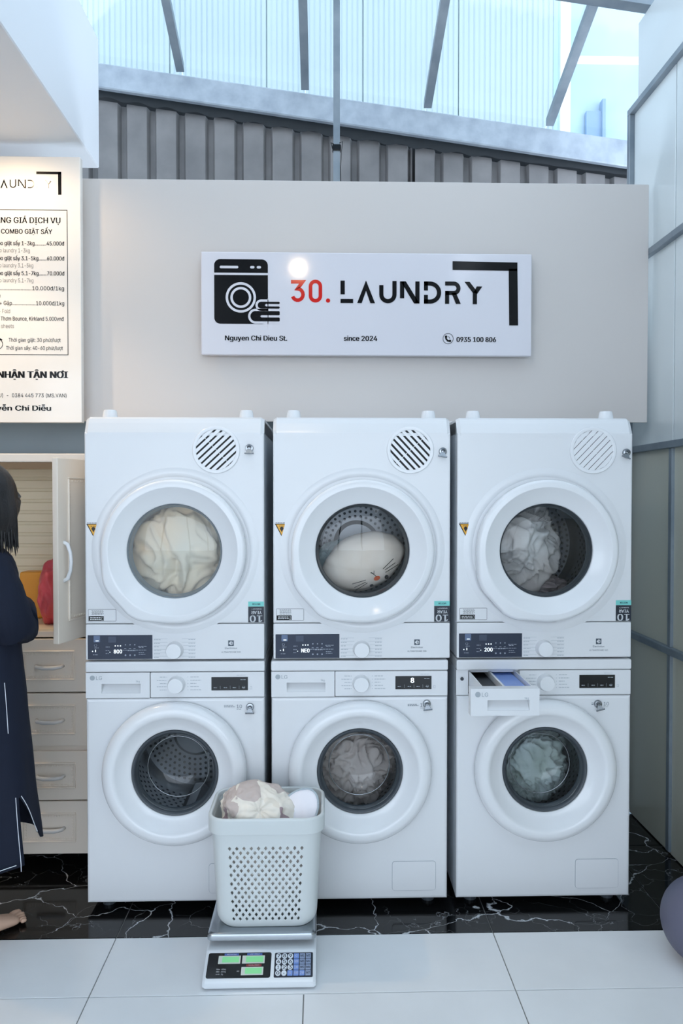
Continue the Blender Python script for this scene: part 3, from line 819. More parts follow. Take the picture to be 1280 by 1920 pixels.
obj('dark_insert', bm, mat('insert_dark', srgb(30, 32, 36), 0.3), dr)
bm = NB(); tube(bm, [(-0.250, t0+0.05, 0.786), (-0.230, t0+0.055, 0.79), (-0.218, t0+0.03, 0.79), (-0.205, t0+0.055, 0.79), (-0.187, t0+0.05, 0.786)], 0.003, 8); tube(bm, [(-0.218, t0+0.03, 0.79), (-0.218, t0+0.005, 0.775)], 0.003, 8)
obj('siphon_cap', bm, M_white, dr, smooth=True)

# ---- dryers
def lip(theta, i):
    """door outline pushed out to a straight handle edge at its lower left"""
    a0, a1 = R(207), R(240)
    th = theta % (2*PI)
    p0 = Vector((1.095*math.cos(a0), 1.095*math.sin(a0))); p1 = Vector((1.11*math.cos(a1), 1.11*math.sin(a1)))
    pts = [Vector((math.cos(R(180)), math.sin(R(180)))), p0, p1, Vector((math.cos(R(273)), math.sin(R(273))))]
    d = Vector((math.cos(th), math.sin(th))); best = 1.0
    for A, B in zip(pts[:-1], pts[1:]):
        e = B-A; den = d.x*e.y - d.y*e.x
        if abs(den) < 1e-9: continue
        t = (A.x*e.y - A.y*e.x)/den; u = (A.x*d.y - A.y*d.x)/den
        if t > 0 and -1e-6 <= u <= 1+1e-6: best = max(best, t)
    return best
_lipv = [lip(2*PI*k/240, 0) for k in range(240)]
_lips = [sum(_lipv[(k+j) % 240] for j in range(-5, 6))/11 for k in range(240)]
def lipf(prof_w):
    def f(t, i):
        v = _lips[int(round(t/(2*PI)*240)) % 240]
        return 1 + (v-1)*prof_w[i]
    return f
DZ = 0.85
def make_dryer():
    t = thing('tumble_dryer', 'x', 'dryer', (0, 2.6, DZ))
    z = lambda a: a-DZ
    bm = NB(); shell(bm, 0.2985, 0.52, z(0.851), z(1.655)); obj('body', bm, M_side, t)
    cz = z(1.2165)
    bm = NB(); plate_hole(bm, -0.2985, 0.2985, z(0.9725), z(1.612), 0.0015, cz, 0.163, bev=0.006); 
    # sloping crown above the flat front
    prof = [(-0.0005, z(1.602)), (-0.0005, z(1.612)), (0.002, z(1.620)), (0.012, z(1.645)), (0.020, z(1.660)), (0.032, z(1.666)), (0.08, z(1.667)), (0.52, z(1.667)), (0.52, z(1.655))]
    loft(bm, [[(x, yy, zz) for yy, zz in prof] for x in (-0.2870, -0.2840, 0.2840, 0.2870)], closed=False)
    for s in (-1, 1):
        loft(bm, [[(s*0.2870, yy, zz) for yy, zz in prof], [(s*0.2985, yy+0.008 if yy < 0.1 else yy, zz-0.006 if zz > z(1.64) else zz) for yy, zz in prof], [(s*0.2985, max(yy, 0.06), z(1.6125)) for yy, zz in prof]], closed=False)
    obj('front_panel', bm, M_white, t, angle=6)
    bm = NB(); lathe_y(bm, [(0.282, 0.001), (0.274, -0.0012), (0.262, -0.0026), (0.250, -0.0018), (0.244, 0.004)], 0.0015, cz, 96)
    for v in bm.verts: pass
    sd = obj('door_surround', bm, M_white, t, smooth=True)
    # control panel
    bm = NB(); box(bm, -0.2985, 0.2985, 0.0, 0.035, z(0.851), z(0.9710), 0.004, 2); obj('control_panel', bm, M_white, t, angle=40)
    bm = NB(); box(bm, -0.2975, -0.0825, -0.0015, 0.003, z(0.8535), z(0.9345), 0.0008, 1); dp = obj('display', bm, M_navy, t)
    bm = NB()
    y = -0.0019
    for k, (x, zz, w) in enumerate(((-0.275, 0.891, 0.014), (-0.280, 0.868, 0.018), (-0.238, 0.894, 0.014), (-0.238, 0.882, 0.012), (-0.238, 0.872, 0.010), (-0.130, 0.896, 0.030), (-0.128, 0.892, 0.016), (-0.128, 0.875, 0.018), (-0.128, 0.869, 0.022), (-0.165, 0.881, 0.026), (-0.182, 0.883, 0.08))):
        dashes(bm, x, z(zz), w, 0.0018, y, seed=k)
    for k in range(3):
        disc(bm, -0.172+0.0155*k, z(0.902), 0.0022, y, 8); disc(bm, -0.172+0.0155*k, z(0.867), 0.0028, y, 8)
        dashes(bm, -0.176+0.0155*k, z(0.888), 0.008, 0.0018, y, seed=k+9)
    stroke(bm, arcpts(-0.271, z(0.9), 0.004, 110, 430, 10), 0.001, y)
    obj('display_marks', bm, mat('display_mark_grey', srgb(150, 158, 170), 0.5), dp, normals=False)
    bm = NB()
    flat(bm, rrect(0.021, 0.022, 0.002, 3, -0.267, z(0.922)), y); obj('power_key', bm, mat('key_blue', srgb(92, 110, 140), 0.3), dp, normals=False)
    bm = NB(); flat(bm, rrect(0.026, 0.020, 0.002, 3, -0.216, z(0.920)), y); obj('mode_key', bm, mat('key_blue_dark', srgb(52, 64, 84), 0.3), dp, normals=False)
    bm = NB(); y2 = -0.0023
    flat(bm, [(-0.271, z(0.9145)), (-0.261, z(0.9145)), (-0.261, z(0.917)), (-0.271, z(0.917))], y2); disc(bm, -0.281, z(0.8805), 0.0018, y2, 8); stroke(bm, [(-0.271, z(0.878)), (-0.271, z(0.886))], 0.0024, y2)
    disc(bm, -0.2235, z(0.8775), 0.0016, y2, 8)
    for k in range(3): disc(bm, -0.2055+0.0085*k, z(0.8985), 0.0022, y2, 6)
    obj('indicator', bm, M_glow, dp, normals=False)
    knob(t, -0.008, z(0.883), 0.0)
    bm = NB()
    for k in range(6):
        zz = z(0.921) - k*0.0118
        dashes(bm, -0.0775, zz-0.004, 0.024 - 0.004*(k % 3), 0.0020, -0.0006, seed=k+3)
        flat(bm, [(-0.0775, zz), (-0.032-0.004*(k in (2, 3)), zz), (-0.032-0.004*(k in (2, 3)), zz+0.0007), (-0.0775, zz+0.0007)], -0.0006)
        dashes(bm, 0.038, zz-0.004, 0.022, 0.0020, -0.0006, seed=k+13)
        flat(bm, [(0.016+0.004*(k in (2, 3)), zz), (0.062, zz), (0.062, zz+0.0007), (0.016+0.004*(k in (2, 3)), zz+0.0007)], -0.0006)
    obj('programme_print', bm, M_grey_print, t, normals=False)
    # maker's mark
    bm = NB()
    cx, cc = 0.180, z(0.9055)
    flat(bm, [(cx-0.0095, cc-0.0095), (cx+0.0095, cc-0.0095), (cx+0.0095, cc+0.0095), (cx-0.0095, cc+0.0095)], -0.0006)
    text_bm(bm, 'Electrolux', cx, z(0.8855), 0.0062, -0.0006, 'C', 0.040, 0.0)
    text_bm(bm, 'ULTIMATECARE 300', cx, z(0.873), 0.0048, -0.0006, 'C', 0.064, 0.0)
    lo = obj('logo', bm, mat('logo_grey', srgb(72, 84, 96), 0.4), t, normals=False)
    bm = NB()
    flat(bm, [(cx-0.0075, cc), (cx+0.0, cc+0.0075), (cx+0.0, cc-0.0075)][::-1], -0.0010)
    flat(bm, [(cx+0.0018, cc-0.007), (cx+0.0075, cc-0.001), (cx+0.0018, cc-0.001)], -0.0010); flat(bm, [(cx+0.0018, cc+0.007), (cx+0.0018, cc+0.001), (cx+0.0075, cc+0.001)], -0.0010)
    obj('logo_mark', bm, M_white, lo, normals=False)
    # door
    prof = [(0.215, 0.001), (0.236, -0.006), (0.2385, -0.012), (0.2385, -0.032), (0.2370, -0.038), (0.2330, -0.0425), (0.2280, -0.044), (0.2145, -0.0455), (0.2120, -0.045), (0.2095, -0.0425), (0.190, -0.030), (0.166, -0.018), (0.160, -0.0165), (0.1575, -0.013), (0.1575, 0.030)]
    wgt = [1, 1, 1, 1, 1, 1, 1, 0.35, 0.15] + [0]*6
    bm = NB(); lathe_y(bm, prof, 0.0015, cz, 120, rf=lipf(wgt)); door = obj('door', bm, M_plastic, t, angle=50)
    bm = NB(); lathe_y(bm, [(0.1575, -0.010), (0.1560, -0.012), (0.1540, -0.010), (0.1525, -0.004), (0.151, 0.01), (0.149, 0.02), (0.147, 0.022)], 0.0015, cz, 72); obj('glass_rim', bm, M_seal, door, angle=50)
    bm = NB(); lathe_y(bm, [(0.1535, -0.006), (0.150, -0.008), (0.120, -0.014), (0.08, -0.019), (0.04, -0.021), (0.0005, -0.0215)], 0.0015, cz, 72); obj('door_glass', bm, M_glass, door, smooth=True)
    drum_parts(t, cz, 0.165, 0.235, 0.40, M_drum_d, 0.045)
    # vent
    vx, vz = 0.156, z(1.5546)
    bm = NB(); lathe_y(bm, [(0.0795, 0.001), (0.0795, -0.0035), (0.0775, -0.0055), (0.0700, -0.0060), (0.0672, -0.0045), (0.0672, 0.0)], vx, vz, 56); vg = obj('vent_grille', bm, M_plastic, t, angle=40)
    bm = NB(); disc(bm, vx, vz, 0.0675, -0.0004, 40); obj('vent_shade_disc', bm, M_dark, vg, normals=False)  # flat black disc, painted shade behind the slats; the panel has no hole
    return t
def vent_slats(dry, tilt, wid):
    vg = [c for c in dry.children if c.name.startswith('vent_grille')][0]
    vx, vz = 0.156, 1.5546-DZ; r = 0.0672
    n = 7; pitch = 0.0168
    for k in range(n+1):
        d = (k-n/2)*pitch
        def chord(dd): return math.sqrt(max(0.0, r*r-dd*dd))
        a, b = d-wid/2, d+wid/2
        a = max(a, -r*0.999); b = min(b, r*0.999)
        L = [(-chord(a), a), (chord(a), a), (chord((a+b)/2), (a+b)/2), (chord(b), b), (-chord(b), b), (-chord((a+b)/2), (a+b)/2)]
        ca, sa = math.cos(tilt), math.sin(tilt)
        bm = NB(); slab(bm, [(vx+u*ca-v*sa, vz+u*sa+v*ca) for u, v in L], -0.0045, -0.0006)
        obj('slat', bm, M_plastic, vg)
    bm = NB(); ca, sa = math.cos(tilt+PI/2), math.sin(tilt+PI/2)
    L = [(-r, -0.0008), (r, -0.0008), (r, 0.0008), (-r, 0.0008)]
    slab(bm, [(vx+u*ca-v*sa, vz+u*sa+v*ca) for u, v in L], -0.0040, -0.0006); obj('rib', bm, M_plastic, vg)
dryer0 = make_dryer()
z = lambda a: a-DZ
D = dryer0
for x in (-0.232, 0.233):
    for yy in (0.075, 0.45):
        bm = NB(); lathe_z(bm, [(0.0255, z(1.6672)), (0.0250, z(1.674)), (0.0225, z(1.689)), (0.0205, z(1.6935)), (0.018, z(1.694))], x, yy, 24); obj('foot', bm, M_plastic, D, angle=50)
# stickers shared by all three
bm = NB(); tx, tz = -0.276, z(1.288); s = 0.0235
slab(bm, [(tx-s, tz+0.0195), (tx+s, tz+0.0195), (tx, tz-0.0245)], -0.0006, 0.0002); ws_ = obj('warning_sticker', bm, M_ink, D); ws_['label'] = 'yellow and black warning triangle pointing down'
bm = NB(); s2 = 0.0185; flat(bm, [(tx-s2, tz+0.0168), (tx+s2, tz+0.0168), (tx, tz-0.0195)], -0.0010); obj('triangle', bm, mat('warning_yellow', srgb(232, 168, 40), 0.4), ws_, normals=False)
bm = NB(); annulus(bm, tx, tz+0.003, 0.0, 0.0062, -0.0013, 14); flat(bm, [(tx-0.005, tz+0.001), (tx+0.005, tz+0.001), (tx, tz-0.009)], -0.0013); dashes(bm, tx-0.009, tz+0.0105, 0.018, 0.0018, -0.0013, seed=3); dashes(bm, tx-0.021, tz+0.0212, 0.044, 0.0016, -0.0005, seed=3)
obj('flame_mark', bm, M_ink, ws_, normals=False)
bm = NB(); frame = rrect(0.0935, 0.0405, 0.003, 3, -0.2490, z(1.001)); slab(bm, frame, -0.0006, 0.0002); st = obj('rating_sticker', bm, M_ink, D)
bm = NB(); flat(bm, rrect(0.0915, 0.0385, 0.002, 3, -0.2490, z(1.001)), -0.0009); obj('sticker_face', bm, M_white, st, normals=False)
bm = NB(); flat(bm, [(-0.2935, z(0.983)), (-0.2435, z(0.983)), (-0.2435, z(0.9985)), (-0.2935, z(0.9985))], -0.0012)
for k in range(5): dashes(bm, -0.284+0.002*(k % 2), z(1.0025)+k*0.0034, 0.038, 0.0012, -0.0012, seed=k)
obj('sticker_print', bm, M_ink, st, normals=False)
bm = NB(); dashes(bm, -0.289, z(0.992), 0.036, 0.0024, -0.0015, seed=6); dashes(bm, -0.289, z(0.9865), 0.036, 0.0024, -0.0015, seed=7); stroke(bm, [(-0.2505, z(0.985)), (-0.2465, z(0.985)), (-0.2465, z(0.995)), (-0.2505, z(0.995))], 0.0006, -0.0015, True)
obj('sticker_text', bm, M_white, st, normals=False)
bm = NB(); flat(bm, [(0.238, z(0.975)), (0.291, z(0.975)), (0.291, z(1.0285)), (0.238, z(1.0285))], -0.0006); ten = obj('warranty_sticker', bm, mat('sticker_navy', srgb(22, 30, 44), 0.4), D, normals=False)
bm = NB(); flat(bm, [(0.238, z(1.0290)), (0.291, z(1.0290)), (0.291, z(1.0455)), (0.238, z(1.0455))], -0.0006); obj('teal_band', bm, mat('teal', srgb(120, 205, 198), 0.4), ten, normals=False)
def flipped_text(s, cx, cz, cap, w, bold, m, name):
    b = NB(); text_bm(b, s, 0, -cap/2, cap, 0, 'C', w, bold)
    for v in b.verts: v.co = Vector((cx-v.co.x, -0.0010, cz-v.co.z))
    return obj(name, b, m, ten, normals=False)
flipped_text('10', 0.264, z(0.9875), 0.0225, 0.040, 0.03, mat('sticker_white', srgb(228, 232, 236), 0.5), 'number_print')
flipped_text('YEAR', 0.266, z(1.0085), 0.0105, 0.034, 0.03, MATS['sticker_white'], 'word_print')
flipped_text('WARRANTY', 0.266, z(1.0205), 0.0040, 0.034, 0.0, MATS['sticker_white'], 'small_word_print')
flipped_text('MOTOR', 0.265, z(1.037), 0.0055, 0.026, 0.02, M_navy, 'band_print')
for ch in dryer0.children:      # fittings sit a little right of centre
    if ch.name.split('.')[0] in ('display', 'programme_print', 'logo', 'dial_knob', 'vent_grille', 'warning_sticker', 'rating_sticker', 'warranty_sticker'): ch.location.x = 0.0065
D_X = (-0.490, 0.137, 0.757)
D_L = ('left tumble dryer holding a pale cream duvet, stacked on the left washing machine',
       'middle tumble dryer with a face cushion in its drum, stacked on the middle washing machine',
       'right tumble dryer with grey towels inside, stacked on the right washing machine')
dryers = []
for i, (x, l) in enumerate(zip(D_X, D_L)):
    o = dryer0 if i == 0 else copy_tree(dryer0)
    o.location = (x, 2.6, DZ); dryers.append(o)
    tag(o, l, 'dryer', 'row of tumble dryers stacked on the washing machines')
for d_, s in zip(dryers, ('800', 'NE0', '200')):
    dp = [c for c in d_.children if c.name.startswith('display')][0]
    bm = NB(); text_bm(bm, s, -0.197, z(0.8735), 0.0125, -0.0023, 'C', 0.027, 0.02); obj('digits', bm, M_glow, dp, normals=False)
for ch in dryers[0].children:
    if ch.name.startswith('vent_grille'): ch.location.x = -0.017
vent_slats(dryers[0], R(43), 0.0108); vent_slats(dryers[1], R(-47), 0.0100); vent_slats(dryers[2], R(46), 0.0148)
for c in dryers[0].children:
    if c.name.startswith('door') and 'surround' not in c.name:
        for g in c.children:
            if g.name.startswith('door_glass'): g.data = g.data.copy(); g.data.materials[0] = M_glass_h
            if g.name.startswith('glass_rim'): g.data = g.data.copy(); g.data.materials[0] = M_seal_l

# ---- magnetic clips
def make_clip():
    t = thing('magnetic_clip', 'x', 'clip')
    bm = NB(); lathe_y(bm, [(0.0135, 0.0), (0.0135, -0.005), (0.0120, -0.0075), (0.006, -0.0085), (0.0045, -0.012), (0.0005, -0.0125)], 0, 0, 24); obj('magnet', bm, M_chrome, t, angle=40)
    bm = NB()
    v0 = [(-0.0045, -0.010, -0.001), (0.0045, -0.010, -0.001), (0.0125, -0.016, -0.018), (-0.0125, -0.016, -0.018)]
    v1 = [(x, y-0.0012, z_) for x, y, z_ in v0]
    loft(bm, [v0, v1], cap0=True, cap1=True)
    tube(bm, [(-0.0150, -0.0155, -0.0175), (0.0150, -0.0155, -0.0175)], 0.0026, 8)
    v0 = [(-0.006, -0.006, -0.006), (0.006, -0.006, -0.006), (0.010, -0.0115, -0.018), (-0.010, -0.0115, -0.018)]
    loft(bm, [v0, [(x, y-0.0012, z_) for x, y, z_ in v0]], cap0=True, cap1=True)
    obj('jaw', bm, M_chrome, t)
    bm = NB(); tube(bm, [(-0.006, -0.013, 0.002), (-0.003, -0.020, 0.006), (0.003, -0.020, 0.006), (0.006, -0.013, 0.002)], 0.0018, 6); obj('spring', bm, M_seal, t)
    return t
clip0 = make_clip()
clips = [((D_X[0]+0.250, 2.599, 1.560), 0, "chrome magnetic clip beside the left dryer's vent"), ((D_X[1]+0.272, 2.599, 1.550), 8, "chrome magnetic clip beside the middle dryer's vent"),
         ((D_X[2]+0.276, 2.599, 1.547), 20, "chrome magnetic clip beside the right dryer's vent"), ((W_X[0]+0.250, 2.599, 0.690), 0, "chrome magnetic clip below the left washer's display"),
         ((W_X[1]+0.227, 2.599, 0.697), -6, "chrome magnetic clip below the middle washer's lit display"), ((W_X[2]+0.184, 2.599, 0.692), -14, "chrome magnetic clip below the right washer's display")]
for i, (p, a, l) in enumerate(clips):
    o = clip0 if i == 0 else copy_tree(clip0)
    o.location = p; o.rotation_euler = (0, R(a), 0); tag(o, l, 'clip', 'magnetic clips on the machines')

# =================================================================== LAUNDRY
def cloth_blob(name, label, cat, c, rad, m, seed, freq=9, amp=0.18, stretch=(1, 1, 1), clip_y=None, rclip=None, flatten=None, sub=6, group=None, floorz=None, maxr=None):
    bm = NB(); bmesh.ops.create_icosphere(bm, subdivisions=sub, radius=1)
    off = Vector((seed*3.1, seed*1.7, seed*0.9))
    for v in bm.verts:
        n = v.co.normalized()
        q = Vector((n.x*stretch[0], n.y*stretch[1], n.z*stretch[2]))
        wv = q*1.3 + off
        w = Vector((noise.noise(wv), noise.noise(wv+Vector((5, 5, 5))), noise.noise(wv+Vector((9, 1, 7)))))*0.9
        p = (q+w)*freq*0.33 + off
        f = (1-abs(noise.noise(p))*2.2)*0.6 + (1-abs(noise.noise(p*2.1))*2.2)*0.28 + noise.noise(q*1.2+off)*0.9
        s = 1 + amp*(f-0.35)
        co = Vector((n.x*rad[0]*s, n.y*rad[1]*s, n.z*rad[2]*s)) + Vector(c)
        if maxr is not None:    # keep inside a drum: (cx, cz, radius, y front, y back, front radius)
            d = Vector((co.x-maxr[0], co.z-maxr[1])); lim = maxr[2]
            if d.length > lim: d = d.normalized()*lim; co.x = maxr[0]+d.x; co.z = maxr[1]+d.y
            if co.y < maxr[3]: co.y = maxr[3] + 0.25*(co.y-maxr[3])*0.3
            co.y = min(co.y, maxr[4])
        if floorz is not None:
            k_ = 1 - 0.1*max(0, (c[2]+0.05-co.z)/0.2)
            co.x = c[0] + max(-0.144*k_, min(0.144*k_, co.x-c[0])); co.y = c[1] + max(-0.102*k_, min(0.102*k_, co.y-c[1]))
        if floorz is not None and co.z < floorz: co.z = floorz + 0.02*(co.z-floorz)
        v.co = co - Vector(c)
    o = obj(name, bm, m, None, loc=c, smooth=True)
    return tag(o, label, cat, group)
def fabric(name, col, col2=None, rough=0.85, scale=6):
    return mat(name, col, rough, spec=0.2, bump=(350, 0.25, 0.0008), var=(scale, col2) if col2 else None)
cloth_blob('laundry', 'taupe crumpled laundry inside the middle washing machine', 'laundry', (0.110, 2.815, 0.450), (0.165, 0.115, 0.160),
           fabric('taupe_cloth', srgb(206, 192, 184), srgb(186, 170, 162)), 4, freq=10, amp=0.34, maxr=(0.13, 0.473, 0.185, 2.70, 2.98))
cloth_blob('laundry', 'small pale grey laundry behind the glass of the right washing machine', 'laundry', (0.745, 2.815, 0.425), (0.150, 0.11, 0.130),
           fabric('grey_cloth', srgb(206, 214, 214), srgb(160, 170, 160)), 11, freq=9, amp=0.36, maxr=(0.7575, 0.473, 0.185, 2.70, 2.98))
cloth_blob('duvet', 'cream and pale green duvet behind the misted glass of the left dryer', 'duvet', (D_X[0], 2.77, 1.195), (0.20, 0.13, 0.20),
           fabric('cream_duvet', srgb(252, 218, 176), srgb(232, 226, 210), scale=3.0), 21, freq=5, amp=0.34, maxr=(D_X[0]-0.005, 1.2165, 0.195, 2.645, 2.92))
cloth_blob('towel', 'grey crumpled towel behind the glass of the right dryer', 'towel', (D_X[2]-0.050, 2.80, 1.225), (0.145, 0.12, 0.165),
           fabric('grey_towel', srgb(168, 160, 156), srgb(198, 198, 198)), 31, freq=5.5, amp=0.40, stretch=(0.8, 1, 1.2), maxr=(D_X[2]-0.005, 1.2165, 0.195, 2.65, 2.92))
cloth_blob('towel', 'brownish laundry at the bottom of the right dryer', 'laundry', (D_X[2]+0.01, 2.83, 1.065), (0.13, 0.09, 0.055),
           fabric('mauve_cloth', srgb(150, 134, 134), srgb(120, 110, 112)), 33, freq=5, amp=0.35, maxr=(D_X[2]-0.005, 1.2165, 0.20, 2.66, 2.95))
cloth_blob('laundry', 'pale aqua cloth draped behind the face cushion in the middle dryer', 'laundry', (D_X[1]-0.035, 2.84, 1.155), (0.125, 0.06, 0.075),
           fabric('aqua_cloth', srgb(176, 198, 200), srgb(150, 176, 184)), 41, freq=4, amp=0.25, maxr=(D_X[1]-0.005, 1.2165, 0.20, 2.70, 2.95))
# face cushion in the middle dryer
cu = thing('face_cushion', 'cream plush cushion with whiskered embroidered face inside the middle dryer', 'cushion', (D_X[1]+0.012, 2.725, 1.170))
cu.rotation_euler = (0, R(-22), 0)
bm = NB(); bmesh.ops.create_icosphere(bm, subdivisions=5, radius=1)
for v in bm.verts:
    n = v.co.normalized(); e = noise.noise(n*2.2+Vector((3, 3, 3)))*0.05
    v.co = Vector((n.x*(0.150+0.15*e), n.y*0.075, n.z*(0.098+0.1*e)))
obj('pillow', bm, fabric('cream_plush', srgb(232, 222, 212), srgb(222, 206, 192)), cu, smooth=True)
def cush(x, z_, extra=0.0012):
    q = 1-(x/0.150)**2-(z_/0.098)**2
    return Vector((x, -0.075*math.sqrt(max(q, 0.02))-extra-0.001, z_))
bm = NB()
for (xa_, za, xb_, zb_) in ((-0.055, -0.045, -0.088, -0.040), (-0.058, -0.055, -0.086, -0.060), (-0.055, -0.063, -0.083, -0.076),
                            (0.052, -0.022, 0.078, 0.010), (0.060, -0.028, 0.088, 0.000), (0.062, -0.036, 0.094, -0.014)):
    pass
WH = [((592, 1092), (564, 1098)), ((594, 1096), (568, 1106)), ((597, 1099), (570, 1112)),
      ((0, 0), (0, 0))]
def toC(px, py):     # photo measurements taken on the cushion's front, about its own centre
    X = (px-602)/1450*2.66; Z = 1.40-(py-930)/1450*2.66
    dx, dz = X-(D_X[1]+0.012), Z-1.165+0.004; a = R(-22)
    return dx*math.cos(a) - dz*math.sin(a), dx*math.sin(a) + dz*math.cos(a)
for p, q in (((686, 1093), (660, 1101)), ((686, 1097), (665, 1108)), ((689, 1099), (666, 1115)), ((718, 1072), (738, 1053)), ((722, 1074), (742, 1061)), ((723, 1079), (748, 1065)),
             ((706, 1087), (696, 1078)), ((701, 1082), (694, 1078.5)), ((701, 1082), (701, 1075))):
    a, b = toC(*p), toC(*q)
    tube(bm, [cush(a[0]+(b[0]-a[0])*k/4, a[1]+(b[1]-a[1])*k/4) for k in range(5)], 0.0010, 5)
obj('whiskers', bm, M_ink, cu)
def spot(px, py, rx, rz, m, name, rot=0):
    c = toC(px, py); b = NB()
    b.faces.new([b.verts.new(cush(c[0]+rx*math.cos(t)*math.cos(rot)-rz*math.sin(t)*math.sin(rot), c[1]+rx*math.cos(t)*math.sin(rot)+rz*math.sin(t)*math.cos(rot), 0.0022)) for t in [-2*PI*k/20 for k in range(20)]])
    obj(name, b, m, cu)
spot(697.5, 1105, 0.0068, 0.0062, M_ink, 'eye'); spot(726, 1088.5, 0.0072, 0.0085, M_ink, 'eye'); spot(707, 1090, 0.0115, 0.0082, mat('orange_felt', srgb(222, 96, 40), 0.8), 'nose')

# =================================================================== PRICE SCALE
sc = thing('price_scale', 'white electronic price scale with steel platter under the laundry basket', 'scale', (-0.177, 2.165, 0))
M_sc = mat('scale_white', srgb(228, 232, 236), 0.3)
HW = 0.161
prof = [(0.004, 0.006), (0.0, 0.012), (0.0, 0.024), (0.006, 0.030), (0.088, 0.062), (0.094, 0.066), (0.30, 0.070), (0.315, 0.064), (0.318, 0.010), (0.31, 0.006)]
bm = NB()
rgs = [[(x, yy + (0.006 if i_ in (0, 3) else 0)*(1 if yy < 0.2 else -1), zz - (0.004 if (i_ in (0, 3) and zz > 0.02) else 0)) for yy, zz in prof] for i_, x in enumerate((-HW, -HW+0.008, HW-0.008, HW))]
loft(bm, rgs, cap0=True, cap1=True); obj('body', bm, M_sc, sc, angle=35)
for x in (-0.13, 0.13):
    for yy in (0.04, 0.28):
        bm = NB(); lathe_z(bm, [(0.014, 0.0), (0.014, 0.0075)], x, yy, 16); obj('foot', bm, M_black, sc)
ang = math.atan2(0.032, 0.082)
def onface(u, v, h=0.001):   # u = x, v = distance up the slope, h above the face
    return (u, 0.006 + v*math.cos(ang) - h*math.sin(ang), 0.030 + v*math.sin(ang) + h*math.cos(ang))
def fplate(bm, u0, u1, v0, v1, h, r=0.003):
    pts = rrect(u1-u0, v1-v0, r, 4, (u0+u1)/2, (v0+v1)/2)
    bm_v = [bm.verts.new(onface(a_, b_, h)) for a_, b_ in pts]; bm.faces.new(bm_v)
    lo = [bm.verts.new(onface(a_, b_, 0.0)) for a_, b_ in pts]
    for k in range(len(pts)): bm.faces.new((bm_v[k], lo[k], lo[(k+1) % len(pts)], bm_v[(k+1) % len(pts)]))
def ftext(bm, s, u, v, cap, h, al='C', w=None, bold=0.0):
    t = NB(); text_bm(t, s, u, v-cap/2, cap, 0, al, w, bold)
    for q in t.verts: q.co = Vector(onface(q.co.x, q.co.z, h))
    merge(bm, t)
bm = NB(); fplate(bm, -0.152, 0.031, 0.004, 0.083, 0.0010, 0.006); dpan = obj('display_panel', bm, M_black, sc)
bm = NB(); fplate(bm, 0.041, 0.152, 0.004, 0.081, 0.0010, 0.003); kpan = obj('keypad', bm, mat('keypad_navy', srgb(20, 24, 40), 0.35), sc)
M_lcd = mat('lcd_green', srgb(130, 214, 146), 0.3, emit=(0.3, 0.75, 0.38, 1), estr=0.12)
M_lcdf = mat('lcd_frame', srgb(202, 208, 200), 0.4)
for (u0, u1, v0, v1) in ((-0.122, -0.058, 0.048, 0.073), (-0.053, 0.012, 0.048, 0.073), (-0.053, 0.010, 0.012, 0.037)):
    bm = NB(); fplate(bm, u0, u1, v0, v1, 0.0016, 0.001); f_ = obj('lcd_window', bm, M_lcdf, dpan)
    bm = NB(); fplate(bm, u0+0.011, u1-0.004, v0+0.004, v1-0.003, 0.0020, 0.0005); obj('lcd_screen', bm, M_lcd, f_)
bm = NB(); fplate(bm, -0.106, -0.064, 0.0745, 0.0805, 0.0014, 0.0005); fplate(bm, -0.040, 0.004, 0.0745, 0.0805, 0.0014, 0.0005); obj('blue_label', bm, mat('label_blue', srgb(70, 98, 170), 0.4), dpan)
bm = NB(); fplate(bm, -0.040, 0.004, 0.0395, 0.0455, 0.0014, 0.0005); obj('red_label', bm, mat('label_red', srgb(140, 40, 52), 0.4), dpan)
bm = NB()
ftext(bm, 'WEIGHT(kg)', -0.085, 0.0775, 0.0032, 0.0018, 'C', 0.028); ftext(bm, 'UNIT PRICE', -0.018, 0.0775, 0.0032, 0.0018, 'C', 0.028); ftext(bm, 'TOTAL PRICE', -0.018, 0.0425, 0.0034, 0.0018, 'C', 0.032, 0.01)
ftext(bm, 'Max  40kg', -0.124, 0.031, 0.0042, 0.0015, 'L', 0.027, 0.01); ftext(bm, 'Min  200g', -0.124, 0.0235, 0.0042, 0.0015, 'L', 0.027, 0.01); ftext(bm, 'e=d=  5g', -0.124, 0.016, 0.0042, 0.0015, 'L', 0.020, 0.01); ftext(bm, 'AC', -0.062, 0.0245, 0.0042, 0.0015, 'C', 0.007, 0.01)
obj('panel_print', bm, M_white, dpan, normals=False)
M_keyw = mat('key_white', srgb(222, 228, 236), 0.4); M_keyb = mat('key_periwinkle', srgb(120, 150, 214), 0.4); M_keyg = mat('key_grey_blue', srgb(142, 156, 184), 0.4)
ktx = NB(); ktw = NB()
rowsK = (('7', '8', '9', 'C', 'M1', 'M2'), ('4', '5', '6', '100', 'M3', 'M4'), ('1', '2', '3', '10', 'M5', 'M6'), ('0', '.', '5', '50', '20', 'M7'))
